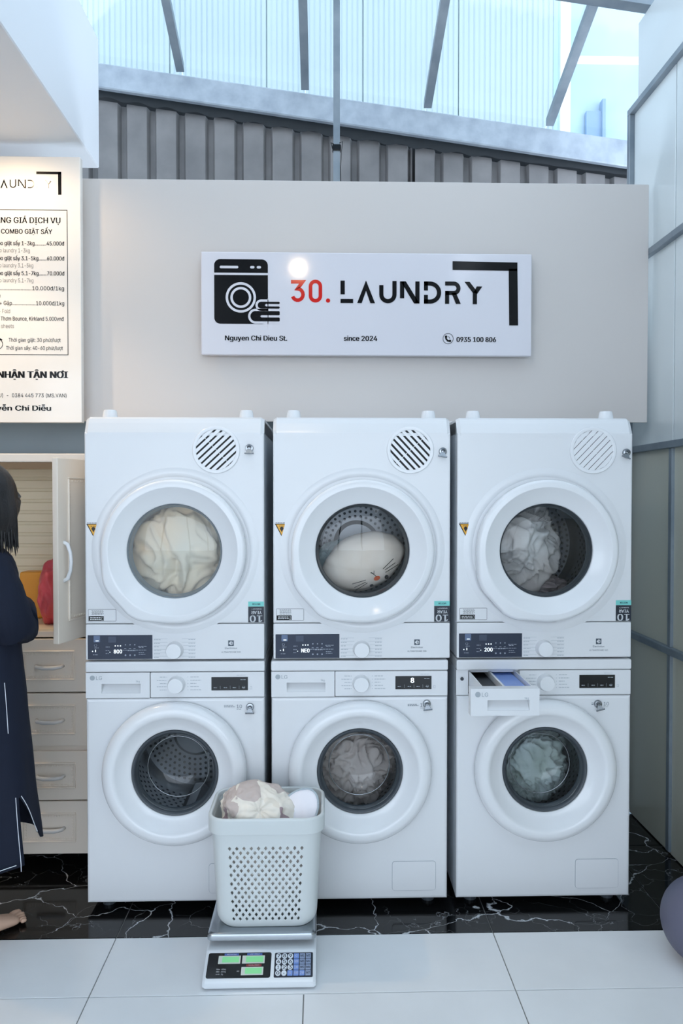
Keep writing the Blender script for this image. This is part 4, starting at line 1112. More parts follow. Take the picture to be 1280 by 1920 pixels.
for j, row in enumerate(rowsK):
    v = 0.0695 - j*0.0178
    for i, s in enumerate(row):
        u = 0.0525 + i*0.0172
        bm = NB()
        round_ = i < 3 and not (j == 3 and i == 2)
        if round_:
            fplate(bm, u-0.0075, u+0.0075, v-0.0082, v+0.0082, 0.0026, 0.0074); k_ = obj('key', bm, M_keyw, kpan)
            if s == '.': ftext(ktx, '•', u, v-0.001, 0.006, 0.0030, 'C')
            else: ftext(ktx, s, u, v, 0.0098, 0.0030, 'C', 0.0046 if s == '1' else 0.0082, 0.02)
        else:
            fplate(bm, u-0.0074, u+0.0074, v-0.0078, v+0.0078, 0.0024, 0.001); dk = s.startswith('M')
            k_ = obj('key', bm, M_keyg if dk else M_keyb, kpan)
            ftext(ktx if dk else ktw, s, u, v, 0.0068, 0.0028, 'C', min(0.011, 0.0045*len(s)+0.001), 0.01)
obj('key_print', ktx, M_ink, kpan, normals=False); obj('key_print', ktw, M_white, kpan, normals=False)
# platter with rolled lip and support
bm = NB(); lathe_z(bm, [(0.03, 0.069), (0.03, 0.088)], 0, 0.22, 20); obj('support', bm, M_seal, sc)
bm = NB(); rgs = []
for (ins, zz) in ((0.004, 0.086), (0.0, 0.088), (0.0, 0.098), (0.002, 0.1045), (0.007, 0.1075), (0.013, 0.1080), (0.020, 0.1072)):
    rgs.append([(a_, 0.2165+b_, zz) for a_, b_ in rrect(0.322-2*ins, 0.235-2*ins, 0.016, 5)])
loft(bm, rgs, cap1=True)
obj('platter', bm, mat('platter_steel', srgb(178, 184, 190), 0.24, 1.0, bump=(60, 0.05, 0.0005)), sc, angle=40)

# =================================================================== BASKET
BK = (-0.165, 2.397, 0.1085)
bs = thing('laundry_basket', 'pale grey plastic laundry basket with diamond holes, on the scale', 'basket', BK)
M_bk = mat('basket_plastic', srgb(222, 227, 227), 0.38)
Hb = 0.335
def bdim(v):     # half width, half depth, corner radius at height fraction v
    e = 1 - min(1, v/0.10)
    return 0.150 + 0.017*v - 0.012*e*e, 0.108 + 0.014*v - 0.012*e*e, 0.050
def bpt(col, v, out=0.0):
    """col: (side, fraction) around the rounded rectangle"""
    a_, b_, r_ = bdim(v); a_ += out; b_ += out; r_ += out
    s, u = col
    zz = v*Hb
    seg = {0: lambda: (-a_+r_ + u*2*(a_-r_), -b_), 2: lambda: (a_, -b_+r_ + u*2*(b_-r_)), 4: lambda: (a_-r_ - u*2*(a_-r_), b_), 6: lambda: (-a_, b_-r_ - u*2*(b_-r_)),
           1: lambda: (a_-r_ + r_*math.cos(-PI/2+u*PI/2), -b_+r_ + r_*math.sin(-PI/2+u*PI/2)), 3: lambda: (a_-r_ + r_*math.cos(u*PI/2), b_-r_ + r_*math.sin(u*PI/2)),
           5: lambda: (-a_+r_ + r_*math.cos(PI/2+u*PI/2), b_-r_ + r_*math.sin(PI/2+u*PI/2)), 7: lambda: (-a_+r_ + r_*math.cos(PI+u*PI/2), -b_+r_ + r_*math.sin(PI+u*PI/2))}[s]
    x_, y_ = seg()
    return Vector((x_, y_, zz))
cols = []
for s, n_ in ((0, 21), (1, 6), (2, 13), (3, 6), (4, 21), (5, 6), (6, 13), (7, 6)):
    for k in range(n_): cols.append((s, k/n_, n_, k))
nr = 25; zrow = [0.0, 0.012, 0.03] + [0.03 + (0.915-0.03)*k/(nr-3) for k in range(1, nr-2)]
zrow = sorted(set(zrow + [1.0]))
nr = len(zrow)
bm = NB(); G = [[bm.verts.new(bpt((c_[0], c_[1]), zv)) for c_ in cols] for zv in zrow]
nc = len(cols)
for j in range(nr-1):
    for i in range(nc):
        i2 = (i+1) % nc
        A, B_, C_, D_ = G[j][i], G[j][i2], G[j+1][i2], G[j+1][i]
        s, u, n_, k = cols[i]
        hole = s in (0, 2, 4, 6) and 3 <= j < 20 and (k+j) % 2 == 1 and not (s in (2, 6) and (k < 1 or k > 11))
        if hole:
            cc = (A.co+B_.co+C_.co+D_.co)/4
            l = bm.verts.new(cc + ((A.co+D_.co)/2-cc)*0.97); r_ = bm.verts.new(cc + ((B_.co+C_.co)/2-cc)*0.97)
            tt = bm.verts.new(cc + ((C_.co+D_.co)/2-cc)*0.985); bb = bm.verts.new(cc + ((A.co+B_.co)/2-cc)*0.985)
            for f in ((A, B_, bb), (B_, C_, r_), (C_, D_, tt), (D_, A, l), (A, bb, l), (B_, r_, bb), (C_, tt, r_), (D_, l, tt)): bm.faces.new(f)
        else: bm.faces.new((A, B_, C_, D_))
bm.faces.new(G[0][::-1])
o = obj('wall', bm, M_bk, bs, angle=40, normals=False)
md = o.modifiers.new('thickness', 'SOLIDIFY'); md.thickness = 0.0026; md.offset = -1
bm = NB(); rings = []
for out, dz in ((0.0005, -0.045), (0.0070, -0.045), (0.0085, -0.042), (0.0085, -0.004), (0.0075, 0.001), (0.004, 0.0035), (0.000, 0.003), (-0.0035, 0.0), (-0.0035, -0.02)):
    ring = []
    for c_ in cols:
        p = bpt((c_[0], c_[1]), 1.0, out); p.z = Hb + dz
        ring.append(p)
    rings.append(ring)
loft(bm, rings); obj('rim', bm, M_bk, bs, angle=60)
n_ = M_bk.node_tree; pb_ = n_.nodes['Principled BSDF']; tl_ = n_.nodes.new('ShaderNodeBsdfTranslucent'); mx_ = n_.nodes.new('ShaderNodeMixShader')
tl_.inputs[0].default_value = srgb(236, 240, 240); mx_.inputs[0].default_value = 0.16      # thin plastic lets some light through
n_.links.new(pb_.outputs[0], mx_.inputs[1]); n_.links.new(tl_.outputs[0], mx_.inputs[2]); n_.links.new(mx_.outputs[0], n_.nodes['Material Output'].inputs[0])
# contents
def patch_mat():
    m = bpy.data.materials.new('patchwork'); m.use_nodes = True
    n = m.node_tree; b = n.nodes['Principled BSDF']; b.inputs['Roughness'].default_value = 0.85
    t = n.nodes.new('ShaderNodeTexCoord'); v = n.nodes.new('ShaderNodeTexVoronoi'); v.inputs['Scale'].default_value = 17; v.inputs['Randomness'].default_value = 0.9
    n.links.new(t.outputs['Object'], v.inputs['Vector'])
    sp = n.nodes.new('ShaderNodeSeparateColor'); n.links.new(v.outputs['Color'], sp.inputs[0])
    r_ = n.nodes.new('ShaderNodeValToRGB'); r_.color_ramp.interpolation = 'CONSTANT'
    e = r_.color_ramp.elements; e[0].color = srgb(236, 228, 216); e[0].position = 0
    e[1].position = 0.42; e[1].color = srgb(196, 182, 176)
    x = e.new(0.66); x.color = srgb(228, 218, 204)
    x = e.new(0.82); x.color = srgb(166, 144, 148)
    n.links.new(sp.outputs[0], r_.inputs[0]); n.links.new(r_.outputs[0], b.inputs['Base Color'])
    return m
c = (BK[0]-0.026, BK[1]+0.005, 0.415)
bm = NB(); bmesh.ops.create_icosphere(bm, subdivisions=6, radius=1)
for v in bm.verts:
    n = v.co.normalized()
    # folds gather at a point on the front side
    g = Vector((0.12, -0.80, 0.42)).normalized(); dist = (n-g).length
    t1_ = n - g*n.dot(g); az = math.atan2(t1_.z, t1_.x)
    pleat = math.sin(az*9 + 2*noise.noise(n*2))*0.05*math.exp(-dist*2.2) - 0.22*math.exp(-(dist/0.22)**2)
    f = 1 + pleat + 0.09*noise.noise(n*2.6) + 0.035*(1-abs(noise.noise(n*5))*2)
    co = Vector((n.x*0.118, n.y*0.100, n.z*0.088))*f + Vector((-0.02*max(0, n.z), 0, 0))
    if co.z < -0.055: co.z = -0.055
    v.co = co
o = obj('laundry_bundle', bm, patch_mat(), None, loc=c, smooth=True); tag(o, 'cream and mauve patchwork duvet bundled in the laundry basket', 'bedding')
# deeper cloth seen through the holes
cloth_blob('laundry', 'pale cloth filling the lower part of the laundry basket', 'laundry', (BK[0], BK[1], BK[2]+0.135), (0.150, 0.112, 0.125), fabric('cream_laundry', srgb(240, 236, 230), srgb(206, 196, 192), scale=9), 61, freq=5, amp=0.2, sub=5, floorz=BK[2]+0.008)
# white garment with a grey edging, standing up at the right
gm = thing('white_garment', 'white fabric cover with pale grey piping tucked in the right of the basket', 'garment', (BK[0]+0.086, BK[1]-0.008, 0.423))
def gpt(a_, k):
    x_ = 0.068*k*math.cos(a_); z_ = (0.056*k*math.sin(a_))
    zz = z_ + 0.45*x_
    return Vector((x_, -0.055 + 0.075*(z_+0.05)/0.1 + 0.012*math.sin(a_*3)*k*k*0.3 - 0.022*(1-k*k), zz-0.006))
bm = NB(); rgs = []
for i in range(1, 11):
    k = i/10; rg = []
    for j in range(40):
        a_ = 2*PI*j/40; p = gpt(a_, k); p.y += 0.006*noise.noise(Vector((p.x*45, 1, p.z*25)))
        rg.append(p)
    rgs.append(rg)
loft(bm, rgs, cap0=True); 
back = [Vector((p.x*0.9, p.y+0.05, p.z-0.03)) for p in rgs[-1]]
loft(bm, [rgs[-1], [Vector((p.x*1.02, p.y+0.02, p.z-0.004)) for p in rgs[-1]], back], cap1=True)
bmesh.ops.remove_doubles(bm, verts=bm.verts[:], dist=1e-6)
obj('fabric', bm, fabric('white_cloth', srgb(236, 234, 240)), gm, smooth=True)
bm = NB(); tube(bm, [gpt(2*PI*j/40, 1.02) for j in range(41)], 0.0034, 8); obj('piping', bm, mat('grey_piping', srgb(172, 184, 192), 0.7), gm, smooth=True)

# =================================================================== CABINET
cb = thing('storage_cabinet', 'white plastic drawer cabinet with its upper right door open, behind the person', 'cabinet', (-1.208, 2.90, 0))
M_cab = mat("cabinet_white", srgb(236, 224, 210), 0.35)
M_cabi = mat('cabinet_inner', srgb(232, 220, 192), 0.45)
CW0, CW1, CD = -0.42, 0.408, 0.42    # local x extents, depth
bm = NB()
box(bm, CW0, CW1, 0.0, CD, 1.525, 1.558, 0.006, 2)                 # top
box(bm, CW0, CW0+0.018, 0.0, CD, 0.075, 1.525); box(bm, CW1-0.018, CW1, 0.0, CD, 0.075, 1.525)
box(bm, CW0+0.018, CW1-0.018, 0.0, CD, 0.875, 0.895); box(bm, CW0+0.018, CW1-0.018, -0.004, 0.03, 0.448, 0.474); box(bm, CW0+0.018, CW1-0.018, 0.0, CD, 0.060, 0.080)
box(bm, CW0+0.018, CW1-0.018, CD-0.012, CD, 0.08, 0.88)
obj('body', bm, M_cab, cb, angle=30)
bm = NB()
box(bm, CW0+0.018, CW1-0.018, CD-0.012, CD, 0.895, 1.525)
for k in range(13):   # ribs of the moulded back
    zz = 0.915 + k*0.047; box(bm, CW0+0.02, CW1-0.02, CD-0.020, CD-0.012, zz, zz+0.036, 0.003, 1)
obj('back_panel', bm, M_cabi, cb)
bm = NB(); box(bm, CW0+0.018, CW1-0.018, 0.02, CD-0.02, 0.8955, 0.900); obj('shelf', bm, M_cabi, cb)
bm = NB(); box(bm, CW0+0.018, CW1-0.018, 0.0, 0.012, 1.500, 1.525); obj('shelf_edge', bm, mat('brown_edge', srgb(120, 96, 66), 0.5), cb)
for x in (CW0+0.05, CW1-0.05):
    for yy in (0.05, CD-0.05):
        bm = NB(); lathe_z(bm, [(0.02, 0.0), (0.025, 0.061)], x, yy, 14); obj('foot', bm, M_black, cb)
def moulded(bm, x0, x1, z0, z1, y):
    """raised rope moulding with beads around a rectangle, on a face at y (facing -y)"""
    w = 0.006
    for (a0, a1, b0, b1) in ((x0, x1, z1-w, z1), (x0, x1, z0, z0+w), (x0, x0+w, z0+w, z1-w), (x1-w, x1, z0+w, z1-w)):
        box(bm, a0, a1, y-0.006, y+0.001, b0, b1, 0.002, 1)
    w2 = 0.013
    n1 = int((x1-x0-2*w2)/0.010); n2 = int((z1-z0-2*w2)/0.010)
    for k in range(n1+1):
        x_ = x0+w2+(x1-x0-2*w2)*k/n1
        for zz in (z0+w2, z1-w2): box(bm, x_-0.0032, x_+0.0032, y-0.003, y+0.001, zz-0.0028, zz+0.0028)
    for k in range(1, n2):
        z_ = z0+w2+(z1-z0-2*w2)*k/n2
        for xx in (x0+w2, x1-w2): box(bm, xx-0.0028, xx+0.0028, y-0.003, y+0.001, z_-0.0032, z_+0.0032)
dz_ = [(0.672, 0.870), (0.470, 0.668), (0.268, 0.452), (0.066, 0.264)]
for (z0, z1) in dz_:
    for (xa_, xb_) in ((CW0, -0.008), (-0.004, CW1)):
        bm = NB(); box(bm, xa_+0.002, xb_-0.002, -0.018, -0.0005, z0, z1, 0.004, 2); dw = obj('drawer', bm, M_cab, cb, angle=40)
        bm = NB(); moulded(bm, xa_+0.100, xb_-0.113, z0+0.045, z1-0.042, -0.018); obj('moulding', bm, M_cab, dw)
        bm = NB(); cx_ = (xa_+xb_)/2; zc = (z0+z1)/2
        tube(bm, [(cx_-0.050, -0.018, zc), (cx_-0.044, -0.033, zc-0.002), (cx_-0.02, -0.038, zc-0.005), (cx_+0.02, -0.038, zc-0.005), (cx_+0.044, -0.033, zc-0.002), (cx_+0.050, -0.018, zc)], [0.006, 0.007, 0.008, 0.008, 0.007, 0.006], 8)
        obj('handle', bm, mat('pale_handle', srgb(214, 212, 210), 0.3), dw, smooth=True)
# open right door, hinged on the cabinet's right edge
def cab_door(hx, ang_, w, name):
    """door leaf built along local +x from its hinge, outside face towards -y"""
    e = bpy.data.objects.new(name, None)
    bm = NB(); box(bm, -w, 0, -0.022, 0.0, 0.905, 1.528, 0.004, 2)
    d = obj(name, bm, M_cab, cb, angle=40)
    bpy.data.objects.remove(e)
    d.location = (hx, -0.001, 0); d.rotation_euler = (0, 0, ang_)
    bm = NB(); moulded(bm, -w+0.055, -0.055, 0.975, 1.465, -0.022); obj('moulding', bm, M_cab, d)
    bm = NB(); x_ = -w+0.034
    tube(bm, [(x_, -0.020, 1.245), (x_+0.001, -0.034, 1.238), (x_+0.002, -0.044, 1.210), (x_+0.002, -0.047, 1.180), (x_+0.002, -0.044, 1.150), (x_+0.001, -0.034, 1.122), (x_, -0.020, 1.115)], [0.007, 0.007, 0.006, 0.006, 0.006, 0.007, 0.007], 10)
    obj('handle', bm, M_plastic, d, smooth=True)
    return d
d1 = cab_door(0.400, R(74), 0.315, 'door')
d2 = cab_door(-0.415, R(0), 0.0001+0.40, 'door')
d2.rotation_euler = (0, 0, R(86)); d2.location = (-0.415, -0.001, 0)
# things in the cabinet
bm = NB(); bmesh.ops.create_icosphere(bm, subdivisions=4, radius=1)
for v in bm.verts:
    n = v.co.normalized(); f = 1+0.2*noise.noise(n*3+Vector((1, 2, 3)))
    v.co = Vector((n.x*0.055*f, n.y*0.10*f, max(n.z*0.13*f, -0.118)))
o = obj('plastic_bag', bm, mat('pink_bag', srgb(214, 84, 96), 0.35), None, loc=(-1.05, 3.07, 1.019), smooth=True); tag(o, 'pinkish red plastic bag standing in the open cabinet', 'bag')
bm = NB(); box(bm, -0.06, 0.06, -0.04, 0.04, 0, 0.19, 0.008, 2)
o = obj('storage_box', bm, mat('orange_box', srgb(238, 160, 30), 0.4), None, loc=(-1.17, 3.22, 0.9005), angle=40); tag(o, 'orange box at the back of the open cabinet', 'box')

# =================================================================== BALL
bm = NB(); bmesh.ops.create_uvsphere(bm, u_segments=48, v_segments=32, radius=0.13)
for v in bm.verts:
    if v.co.z < -0.124: v.co.z = -0.124
o = obj('exercise_ball', bm, mat('purple_grey', srgb(98, 98, 116), 0.55, bump=(60, 0.2, 0.001)), None, loc=(1.157, 2.27, 0.1242), smooth=True)
tag(o, 'purple-grey round ball at the right edge of the pale floor', 'ball')

# =================================================================== PERSON
ps = thing('person', 'person with black bobbed hair in a long navy dress, barefoot, reaching into the cabinet', 'person', (-1.095, 2.45, 0))
M_skin = mat('skin', srgb(214, 176, 152), 0.5, bump=(90, 0.1, 0.001))
M_hair = mat('black_hair', srgb(20, 18, 20), 0.38, bump=(160, 0.5, 0.002))
M_dress = mat('navy_cloth', srgb(24, 30, 46), 0.8, bump=(300, 0.3, 0.0008), spec=0.25)
BA = R(-33)      # the body faces away from the camera, turned to the right
def rot(p): return Vector((p[0]*math.cos(BA)-p[1]*math.sin(BA), p[0]*math.sin(BA)+p[1]*math.cos(BA), p[2]))
def skin_mesh(verts, edges, root=0, sub=2):
    me = bpy.data.meshes.new('sk'); me.from_pydata([v[0] for v in verts], edges, [])
    o = bpy.data.objects.new('sk', me); C.objects.link(o)
    m = o.modifiers.new('s', 'SKIN'); m.use_smooth_shade = True
    for i, v in enumerate(verts):
        r_ = v[1] if isinstance(v[1], tuple) else (v[1], v[1])
        me.skin_vertices[0].data[i].radius = r_; me.skin_vertices[0].data[i].use_root = (i == root)
    s = o.modifiers.new('u', 'SUBSURF'); s.levels = sub; s.render_levels = sub
    dg = bpy.context.evaluated_depsgraph_get()
    out = bpy.data.meshes.new_from_object(o.evaluated_get(dg)); bpy.data.objects.remove(o)
    return out
V = []; E = []
def av(p, r_, par=None):
    V.append((tuple(rot(p)), r_)); i = len(V)-1
    if par is not None: E.append((par, i))
    return i
pel = av((0, 0, 0.80), 0.125)
wst = av((0, 0.0, 0.93), 0.110, pel); ch = av((0, -0.005, 1.08), 0.120, wst); up_ = av((0, -0.005, 1.17), 0.068, ch); nk = av((0, 0.0, 1.26), 0.048, up_); hd0 = av((0, 0.012, 1.32), 0.045, nk)
for s in (-1, 1):
    hp = av((0.085*s, 0, 0.72), 0.090, pel); kn = av((0.075*s-0.018, 0.008, 0.41), 0.056, hp); cf = av((0.075*s-0.032, -0.018, 0.28), 0.052, kn); an = av((0.075*s-0.046, -0.030, 0.085), 0.032, cf)
# arms: right arm bent forward into the cabinet, left likewise
sh = av((0.120, 0.0, 1.155), 0.038, up_); el = av((0.160, 0.02, 0.99), 0.040, sh); wr_ = av((-0.010, 0.165, 1.050), 0.024, el)
sh2 = av((-0.120, 0.0, 1.155), 0.038, up_); el2 = av((-0.185, 0.05, 0.98), 0.040, sh2); wr2 = av((-0.215, 0.20, 1.00), 0.024, el2)
body = NB(); me = skin_mesh(V, E); body.from_mesh(me)
def hand(base, fwd, side):
    """palm and five separate fingers; fwd = pointing direction, side = +1 thumb towards local -x"""
    f = Vector(fwd).normalized(); up = Vector((0, 0, 1)); sd = f.cross(up).normalized()*side
    up = sd.cross(f).normalized()*side
    b = Vector(base)
    V2 = [(b, (0.022, 0.018)), (b+f*0.045, (0.032, 0.013)), (b+f*0.075, (0.034, 0.012))]
    body.from_mesh(skin_mesh([(tuple(rot(p)), r_) for p, r_ in V2], [(0, 1), (1, 2)], 0, 2))
    for k, (off, L) in enumerate(((-0.027, 0.062), (-0.009, 0.072), (0.009, 0.068), (0.026, 0.054))):
        p0 = b+f*0.062+sd*off; p1 = p0+f*L*0.5+up*-0.002; p2 = p1+f*L*0.32-up*0.012; p3 = p2+f*L*0.18-up*0.014
        body.from_mesh(skin_mesh([(tuple(rot(p)), r_) for p, r_ in ((p0, 0.0085), (p1, 0.0082), (p2, 0.0072), (p3, 0.006))], [(0, 1), (1, 2), (2, 3)], 0, 1))
    p0 = b+f*0.022-sd*0.022; p1 = p0-sd*0.022+f*0.022; p2 = p1+f*0.028-up*0.006
    body.from_mesh(skin_mesh([(tuple(rot(p)), r_) for p, r_ in ((p0, 0.011), (p1, 0.0095), (p2, 0.008))], [(0, 1), (1, 2)], 0, 1))
hand((-0.024, 0.171, 1.052), (-0.9, 0.42, 0.10), 1); hand((-0.218, 0.215, 1.002), (-0.2, 0.95, 0.1), -1)
# feet: heel, instep, five toes
def foot(cx, cy, yawd, s):
    fd = Vector((math.sin(R(yawd)), math.cos(R(yawd)), 0)); sd = Vector((fd.y, -fd.x, 0))*s
    b = Vector((cx, cy, 0))
    L = [(b+Vector((0, 0, 0.10)), (0.030, 0.030)), (b-fd*0.020+Vector((0, 0, 0.036)), (0.033, 0.034)), (b+fd*0.06+Vector((0, 0, 0.038)), (0.036, 0.030)), (b+fd*0.125+Vector((0, 0, 0.022)), (0.040, 0.018)), (b+fd*0.155+Vector((0, 0, 0.016)), (0.040, 0.013))]
    body.from_mesh(skin_mesh([(tuple(p), r_) for p, r_ in L], [(0, 1), (1, 2), (2, 3), (3, 4)], 0, 2))
    for k, (off, ln, r_) in enumerate(((-0.028, 0.044, 0.0125), (-0.009, 0.042, 0.0088), (0.006, 0.036, 0.0083), (0.020, 0.029, 0.0080), (0.032, 0.021, 0.0078))):
        p0 = b+fd*0.148+sd*off+Vector((0, 0, 0.014)); p1 = p0+fd*ln*0.6+Vector((0, 0, 0.002)); p2 = p0+fd*ln-Vector((0, 0, 0.003))
        body.from_mesh(skin_mesh([(tuple(p), q) for p, q in ((p0, r_), (p1, r_), (p2, r_*0.85))], [(0, 1), (1, 2)], 0, 1))
aR = rot((0.075, 0.0, 0)); aL = rot((-0.075, 0, 0))
foot(aR.x-0.055, aR.y, 34, 1); foot(aL.x-0.06, aL.y, 15, -1)
# head
bm2 = NB(); bmesh.ops.create_icosphere(bm2, subdivisions=4, radius=1)
for v in bm2.verts:
    n = v.co.normalized(); x_, y_, z_ = n.x*0.074, n.y*0.092, n.z*0.112
    if z_ < 0: x_ *= 1-0.28*(-n.z)**1.5; y_ *= 1-0.10*(-n.z)
    nose = math.exp(-((n.x/0.13)**2 + ((n.z+0.08)/0.16)**2)) if n.y > 0 else 0
    eye = sum(math.exp(-(((n.x-s*0.38)/0.15)**2 + ((n.z-0.06)/0.11)**2)) for s in (-1, 1)) if n.y > 0 else 0
    lips_ = math.exp(-((n.x/0.28)**2 + ((n.z+0.45)/0.07)**2)) if n.y > 0 else 0
    y_ += 0.020*nose - 0.007*eye + 0.005*lips_
    v.co = rot((x_+0.030, y_+0.030, z_+1.392))
merge(body, bm2)
for s in (-1, 1):
    e = NB(); bmesh.ops.create_icosphere(e, subdivisions=2, radius=1)
    for v in e.verts: v.co = rot((0.030+s*0.075+v.co.x*0.008, 0.024+v.co.y*0.016, 1.385+v.co.z*0.028))
    merge(body, e)
bo = obj('body', body, M_skin, ps, smooth=True)
for s in (-1, 1):
    e = NB(); bmesh.ops.create_icosphere(e, subdivisions=2, radius=0.011)
    for v in e.verts: v.co = rot((0.030+s*0.029+v.co.x, 0.105+v.co.y*0.7, 1.400+v.co.z*0.7))
    obj('eye', e, M_ink, ps, smooth=True)
# hair: a bob of combed locks over a cap
bm = NB(); n1, n2 = 72, 26
rgs = []
for j in range(n2):
    v_ = j/(n2-1); rg = []
    for k in range(n1):
        a_ = 2*PI*k/n1            # 0 = right, pi/2 = face side
        face = max(0, math.sin(a_))**2
        low = 1.262 if face < 0.25 else 1.262 + (face-0.25)*0.24
        zc_ = 1.398
        if v_ < 0.55:             # cap
            ph = v_/0.55*PI/2
            rx_, ry_, rz_ = 0.094, 0.108, 0.119
            x_, y_, z_ = rx_*math.sin(ph)*math.cos(a_), ry_*math.sin(ph)*math.sin(a_), zc_+rz_*math.cos(ph)
        else:                     # hanging part
            u = (v_-0.55)/0.45
            flare = 1+0.10*math.sin(u*PI*0.9) - 0.16*u**3
            x_, y_ = 0.094*math.cos(a_)*flare, 0.108*math.sin(a_)*flare
            z_ = zc_ + (low + 0.020*noise.noise(Vector((a_*4, 1, 1))) - zc_)*u
        lock = 1 + 0.030*noise.noise(Vector((math.cos(a_)*7, math.sin(a_)*7, v_*1.2)))*(0.2+v_) + 0.018*math.sin(a_*36+3*noise.noise(Vector((a_, v_*2, 0))))*v_
        rg.append(rot((x_*lock*1.06+0.032, y_*lock*1.04+0.010, z_)))
    rgs.append(rg)
loft(bm, rgs)
for k in range(130):     # loose strand tips
    a_ = random.uniform(PI*0.95, PI*2.25); r0 = 1.0
    p0 = Vector((0.094*math.cos(a_), 0.108*math.sin(a_)-0.002, 1.33)); tip = random.uniform(0.955, 1.09)
    p = [p0*1.0, Vector((p0.x*1.02, p0.y*1.02, 1.295)), Vector((p0.x*tip*0.97, p0.y*tip*0.97, 1.255)), Vector((p0.x*tip, p0.y*tip, random.uniform(1.205, 1.245)))]
    tube(bm, [rot((q.x*1.06+0.032, q.y*1.04+0.010, q.z)) for q in p], [0.0045, 0.004, 0.003, 0.0004], 4, False)
obj('hair', bm, M_hair, ps, smooth=True)
# dress: z, half width, half depth
DS = [(0.300, 0.240, 0.185), (0.36, 0.234, 0.180), (0.45, 0.222, 0.170), (0.52, 0.214, 0.163), (0.62, 0.203, 0.155), (0.72, 0.193, 0.148), (0.82, 0.182, 0.140), (0.92, 0.170, 0.130), (1.02, 0.165, 0.125), (1.10, 0.165, 0.122), (1.16, 0.168, 0.115), (1.205, 0.160, 0.100), (1.235, 0.120, 0.080), (1.255, 0.078, 0.064), (1.262, 0.066, 0.060)]
HO = Vector((0.030, 0.012, 0))
def dsurf(a_, z_, out=0.0):
    for (p, q) in zip(DS[:-1], DS[1:]):
        if p[0] <= z_ <= q[0] or q is DS[-1]:
            t_ = (z_-p[0])/(q[0]-p[0]); hx, hy = p[1]+(q[1]-p[1])*t_, p[2]+(q[2]-p[2])*t_; break
    if z_ < DS[0][0]: hx, hy = DS[0][1], DS[0][2]
    low = max(0, 1-(z_-0.3)/0.8)
    w = 1 + low*0.035*math.sin(a_*5+1.3) + low*0.02*math.sin(a_*9+z_*3) + 0.012*noise.noise(Vector((math.cos(a_)*3, math.sin(a_)*3, z_*9)))
    return rot(((hx*w+out)*math.cos(a_), (hy*w+out)*math.sin(a_)-0.004, z_))
ST = 0.50
def slit0(z_): return 0.0 if z_ >= ST else 0.62*(ST-z_)/0.2
NA = 96; zs = [0.300+(ST-0.300)*k/8 for k in range(8)] + [ST+(1.262-ST)*k/44 for k in range(45)]
bm = NB(); rgs = []
for z_ in zs:
    a0 = slit0(z_); rg = []
    for k in range(NA+1):
        a_ = a0 + (2*PI-a0)*k/NA
        zz = z_
        if z_ < ST:
            t_ = (ST-z_)/(ST-0.3)
            zz = z_ - 0.030*t_*max(0, -math.sin(a_)) + 0.03*t_*(math.sin(a_) > 0)*math.exp(-(a_-a0)*3)
        rg.append(dsurf(a_, max(zz, 0.265)))
    rgs.append(rg)
loft(bm, rgs, closed=False); bmesh.ops.remove_doubles(bm, verts=bm.verts[:], dist=0.0015)
def sleeve(P, Rr, n=20):
    rings = []
    for i, (p, r_) in enumerate(zip(P, Rr)):
        d_ = (Vector(P[min(i+1, len(P)-1)])-Vector(P[max(i-1, 0)])).normalized(); a_ = d_.cross(Vector((0, 1, 0.2))).normalized(); b_ = a_.cross(d_)
        rings.append([rot(Vector(p) + (a_*math.cos(t) + b_*math.sin(t))*r_*(1+0.05*math.sin(t*4+i))) for t in [2*PI*k/n for k in range(n)]])
    loft(bm, rings)
sleeve([(0.080, -0.01, 1.195), (0.112, -0.005, 1.165), (0.138, 0.0, 1.11), (0.158, 0.006, 1.05), (0.166, 0.022, 1.000), (0.140, 0.060, 0.998), (0.085, 0.098, 1.020), (0.045, 0.128, 1.035)], [0.048, 0.062, 0.066, 0.066, 0.064, 0.062, 0.056, 0.050])
sleeve([(-0.085, -0.01, 1.195), (-0.130, -0.005, 1.170), (-0.170, 0.0, 1.11), (-0.192, 0.010, 1.05), (-0.196, 0.035, 0.995), (-0.185, 0.085, 0.985), (-0.195, 0.130, 0.990), (-0.205, 0.175, 0.995)], [0.050, 0.068, 0.072, 0.071, 0.070, 0.068, 0.062, 0.056])
dress = obj('dress', bm, M_dress, ps, smooth=True)
md = dress.modifiers.new('thickness', 'SOLIDIFY'); md.thickness = 0.003; md.offset = 1
bm = NB()
zline = lambda a_, base: base
def stitch(pts, r_=0.0011):
    b = NB(); tube(b, pts, r_, 5); obj('stitching', b, mat('white_thread', srgb(225, 228, 235), 0.8), dress)
for dz2 in (0, -0.012):
    stitch([dsurf(R(a_), 1.118+dz2 - 0.00035*max(0, a_-270)*1.2, 0.0045) for a_ in range(200, 335, 6)])
for dz2 in (0, -0.012):      # the seam runs on over the sleeve
    stitch([rot((0.136+0.0705*math.cos(R(t_)), 0.0705*math.sin(R(t_)), 1.128+dz2-0.0005*max(0, t_+110))) for t_ in range(-150, -14, 8)])
stitch([dsurf(2*PI-0.06, z_, 0.0045) for z_ in [0.285+(ST-0.285)*k/10 for k in range(11)]])
stitch([dsurf(slit0(z_)+0.04, z_, 0.0045) for z_ in [0.36+(ST-0.36)*k/8 for k in range(9)]])
stitch([dsurf(R(a_), max(0.300 - 0.030*max(0, -math.sin(R(a_))), 0.265)+0.010, 0.0050) for a_ in range(185, 358, 6)])
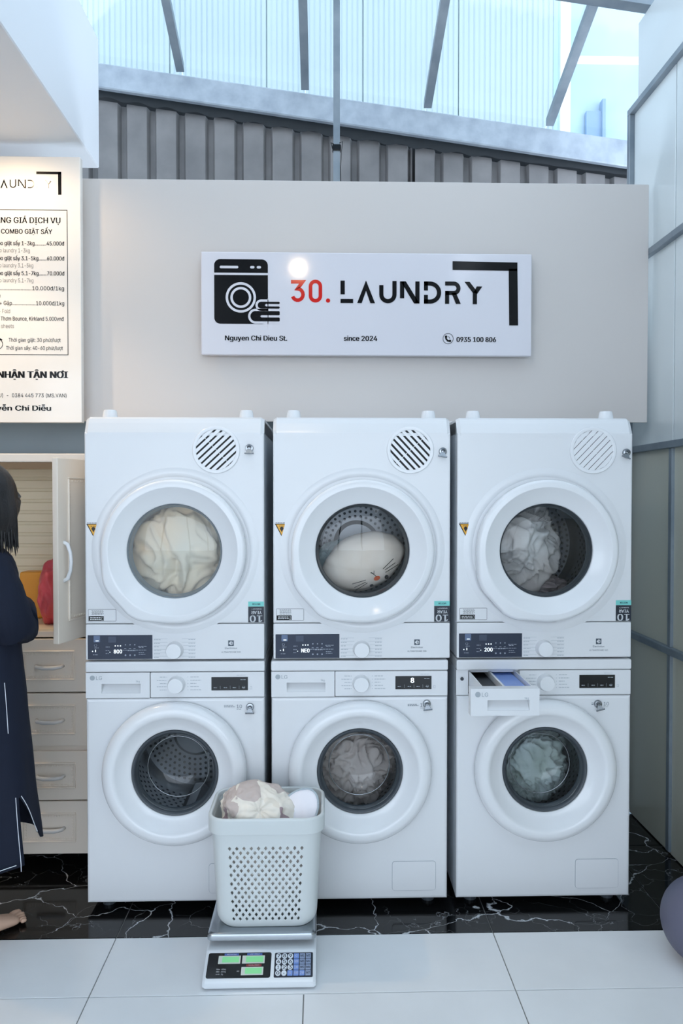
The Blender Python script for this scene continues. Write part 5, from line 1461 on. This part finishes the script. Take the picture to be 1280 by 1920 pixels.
stitch([dsurf(2*PI-0.10, z_, 0.0045) for z_ in [0.69+0.15*k/8 for k in range(9)]])

# =================================================================== LAMPS
def spot_lamp(name, loc, target, label, power, size, col=(1.0, 0.74, 0.46), hl=0.10):
    t = thing(name, label, 'lamp', loc)
    d = (Vector(target)-Vector(loc)).normalized()
    q = d.to_track_quat('-Z', 'Y')
    bm = NB(); lathe_z(bm, [(0.030, hl), (0.036, hl*0.95), (0.038, 0.0), (0.034, 0.0), (0.031, hl*0.2)], 0, 0, 28, True, False); h = obj('housing', bm, M_white, t); h.rotation_mode = 'QUATERNION'; h.rotation_quaternion = q
    bm = NB(); lathe_z(bm, [(0.030, hl*0.18), (0.030, hl*0.21)], 0, 0, 28); b = obj('bulb', bm, mat('lamp_glow', (1, 0.85, 0.6, 1), 0.5, emit=(1, 0.70, 0.40, 1), estr=60), t); b.rotation_mode = 'QUATERNION'; b.rotation_quaternion = q
    bm = NB(); tube(bm, [tuple(-d*hl*0.6), (0, 0, hl)], 0.008, 8); obj('stem', bm, M_white, t)
    L = bpy.data.lights.new('lamp_light', 'SPOT'); L.energy = power; L.color = col; L.spot_size = R(size); L.spot_blend = 0.6; L.shadow_soft_size = 0.03
    lo = bpy.data.objects.new('lamp_light', L); C.objects.link(lo); lo.parent = t; lo.location = d*0.012; lo.rotation_mode = 'QUATERNION'; lo.rotation_quaternion = q
    return t
spot_lamp('spot_lamp', (-0.142, 1.30, 2.835), (-0.1, 3.1, 2.2), 'warm spot lamp on the track facing the sign', 5, 95)
spot_lamp('spot_lamp', (-1.200, 2.78, 2.745), (-1.17, 3.0, 2.0), 'warm spot lamp under the soffit lighting the price board', 6, 150, hl=0.028)
# track that carries the lamp over the aisle
spot_lamp('spot_lamp', (-1.62, 2.63, 2.745), (-0.98, 2.85, 1.1), 'added warm spot lamp out of view under the soffit, lighting the cabinet', 30, 75, hl=0.028)  # extra lamp, added out of view to warm and brighten the cabinet
bm = NB(); box(bm, -0.94, 1.36, 1.285, 1.315, 2.935, 2.955); struct('trim_lamp_track', bm, M_white)
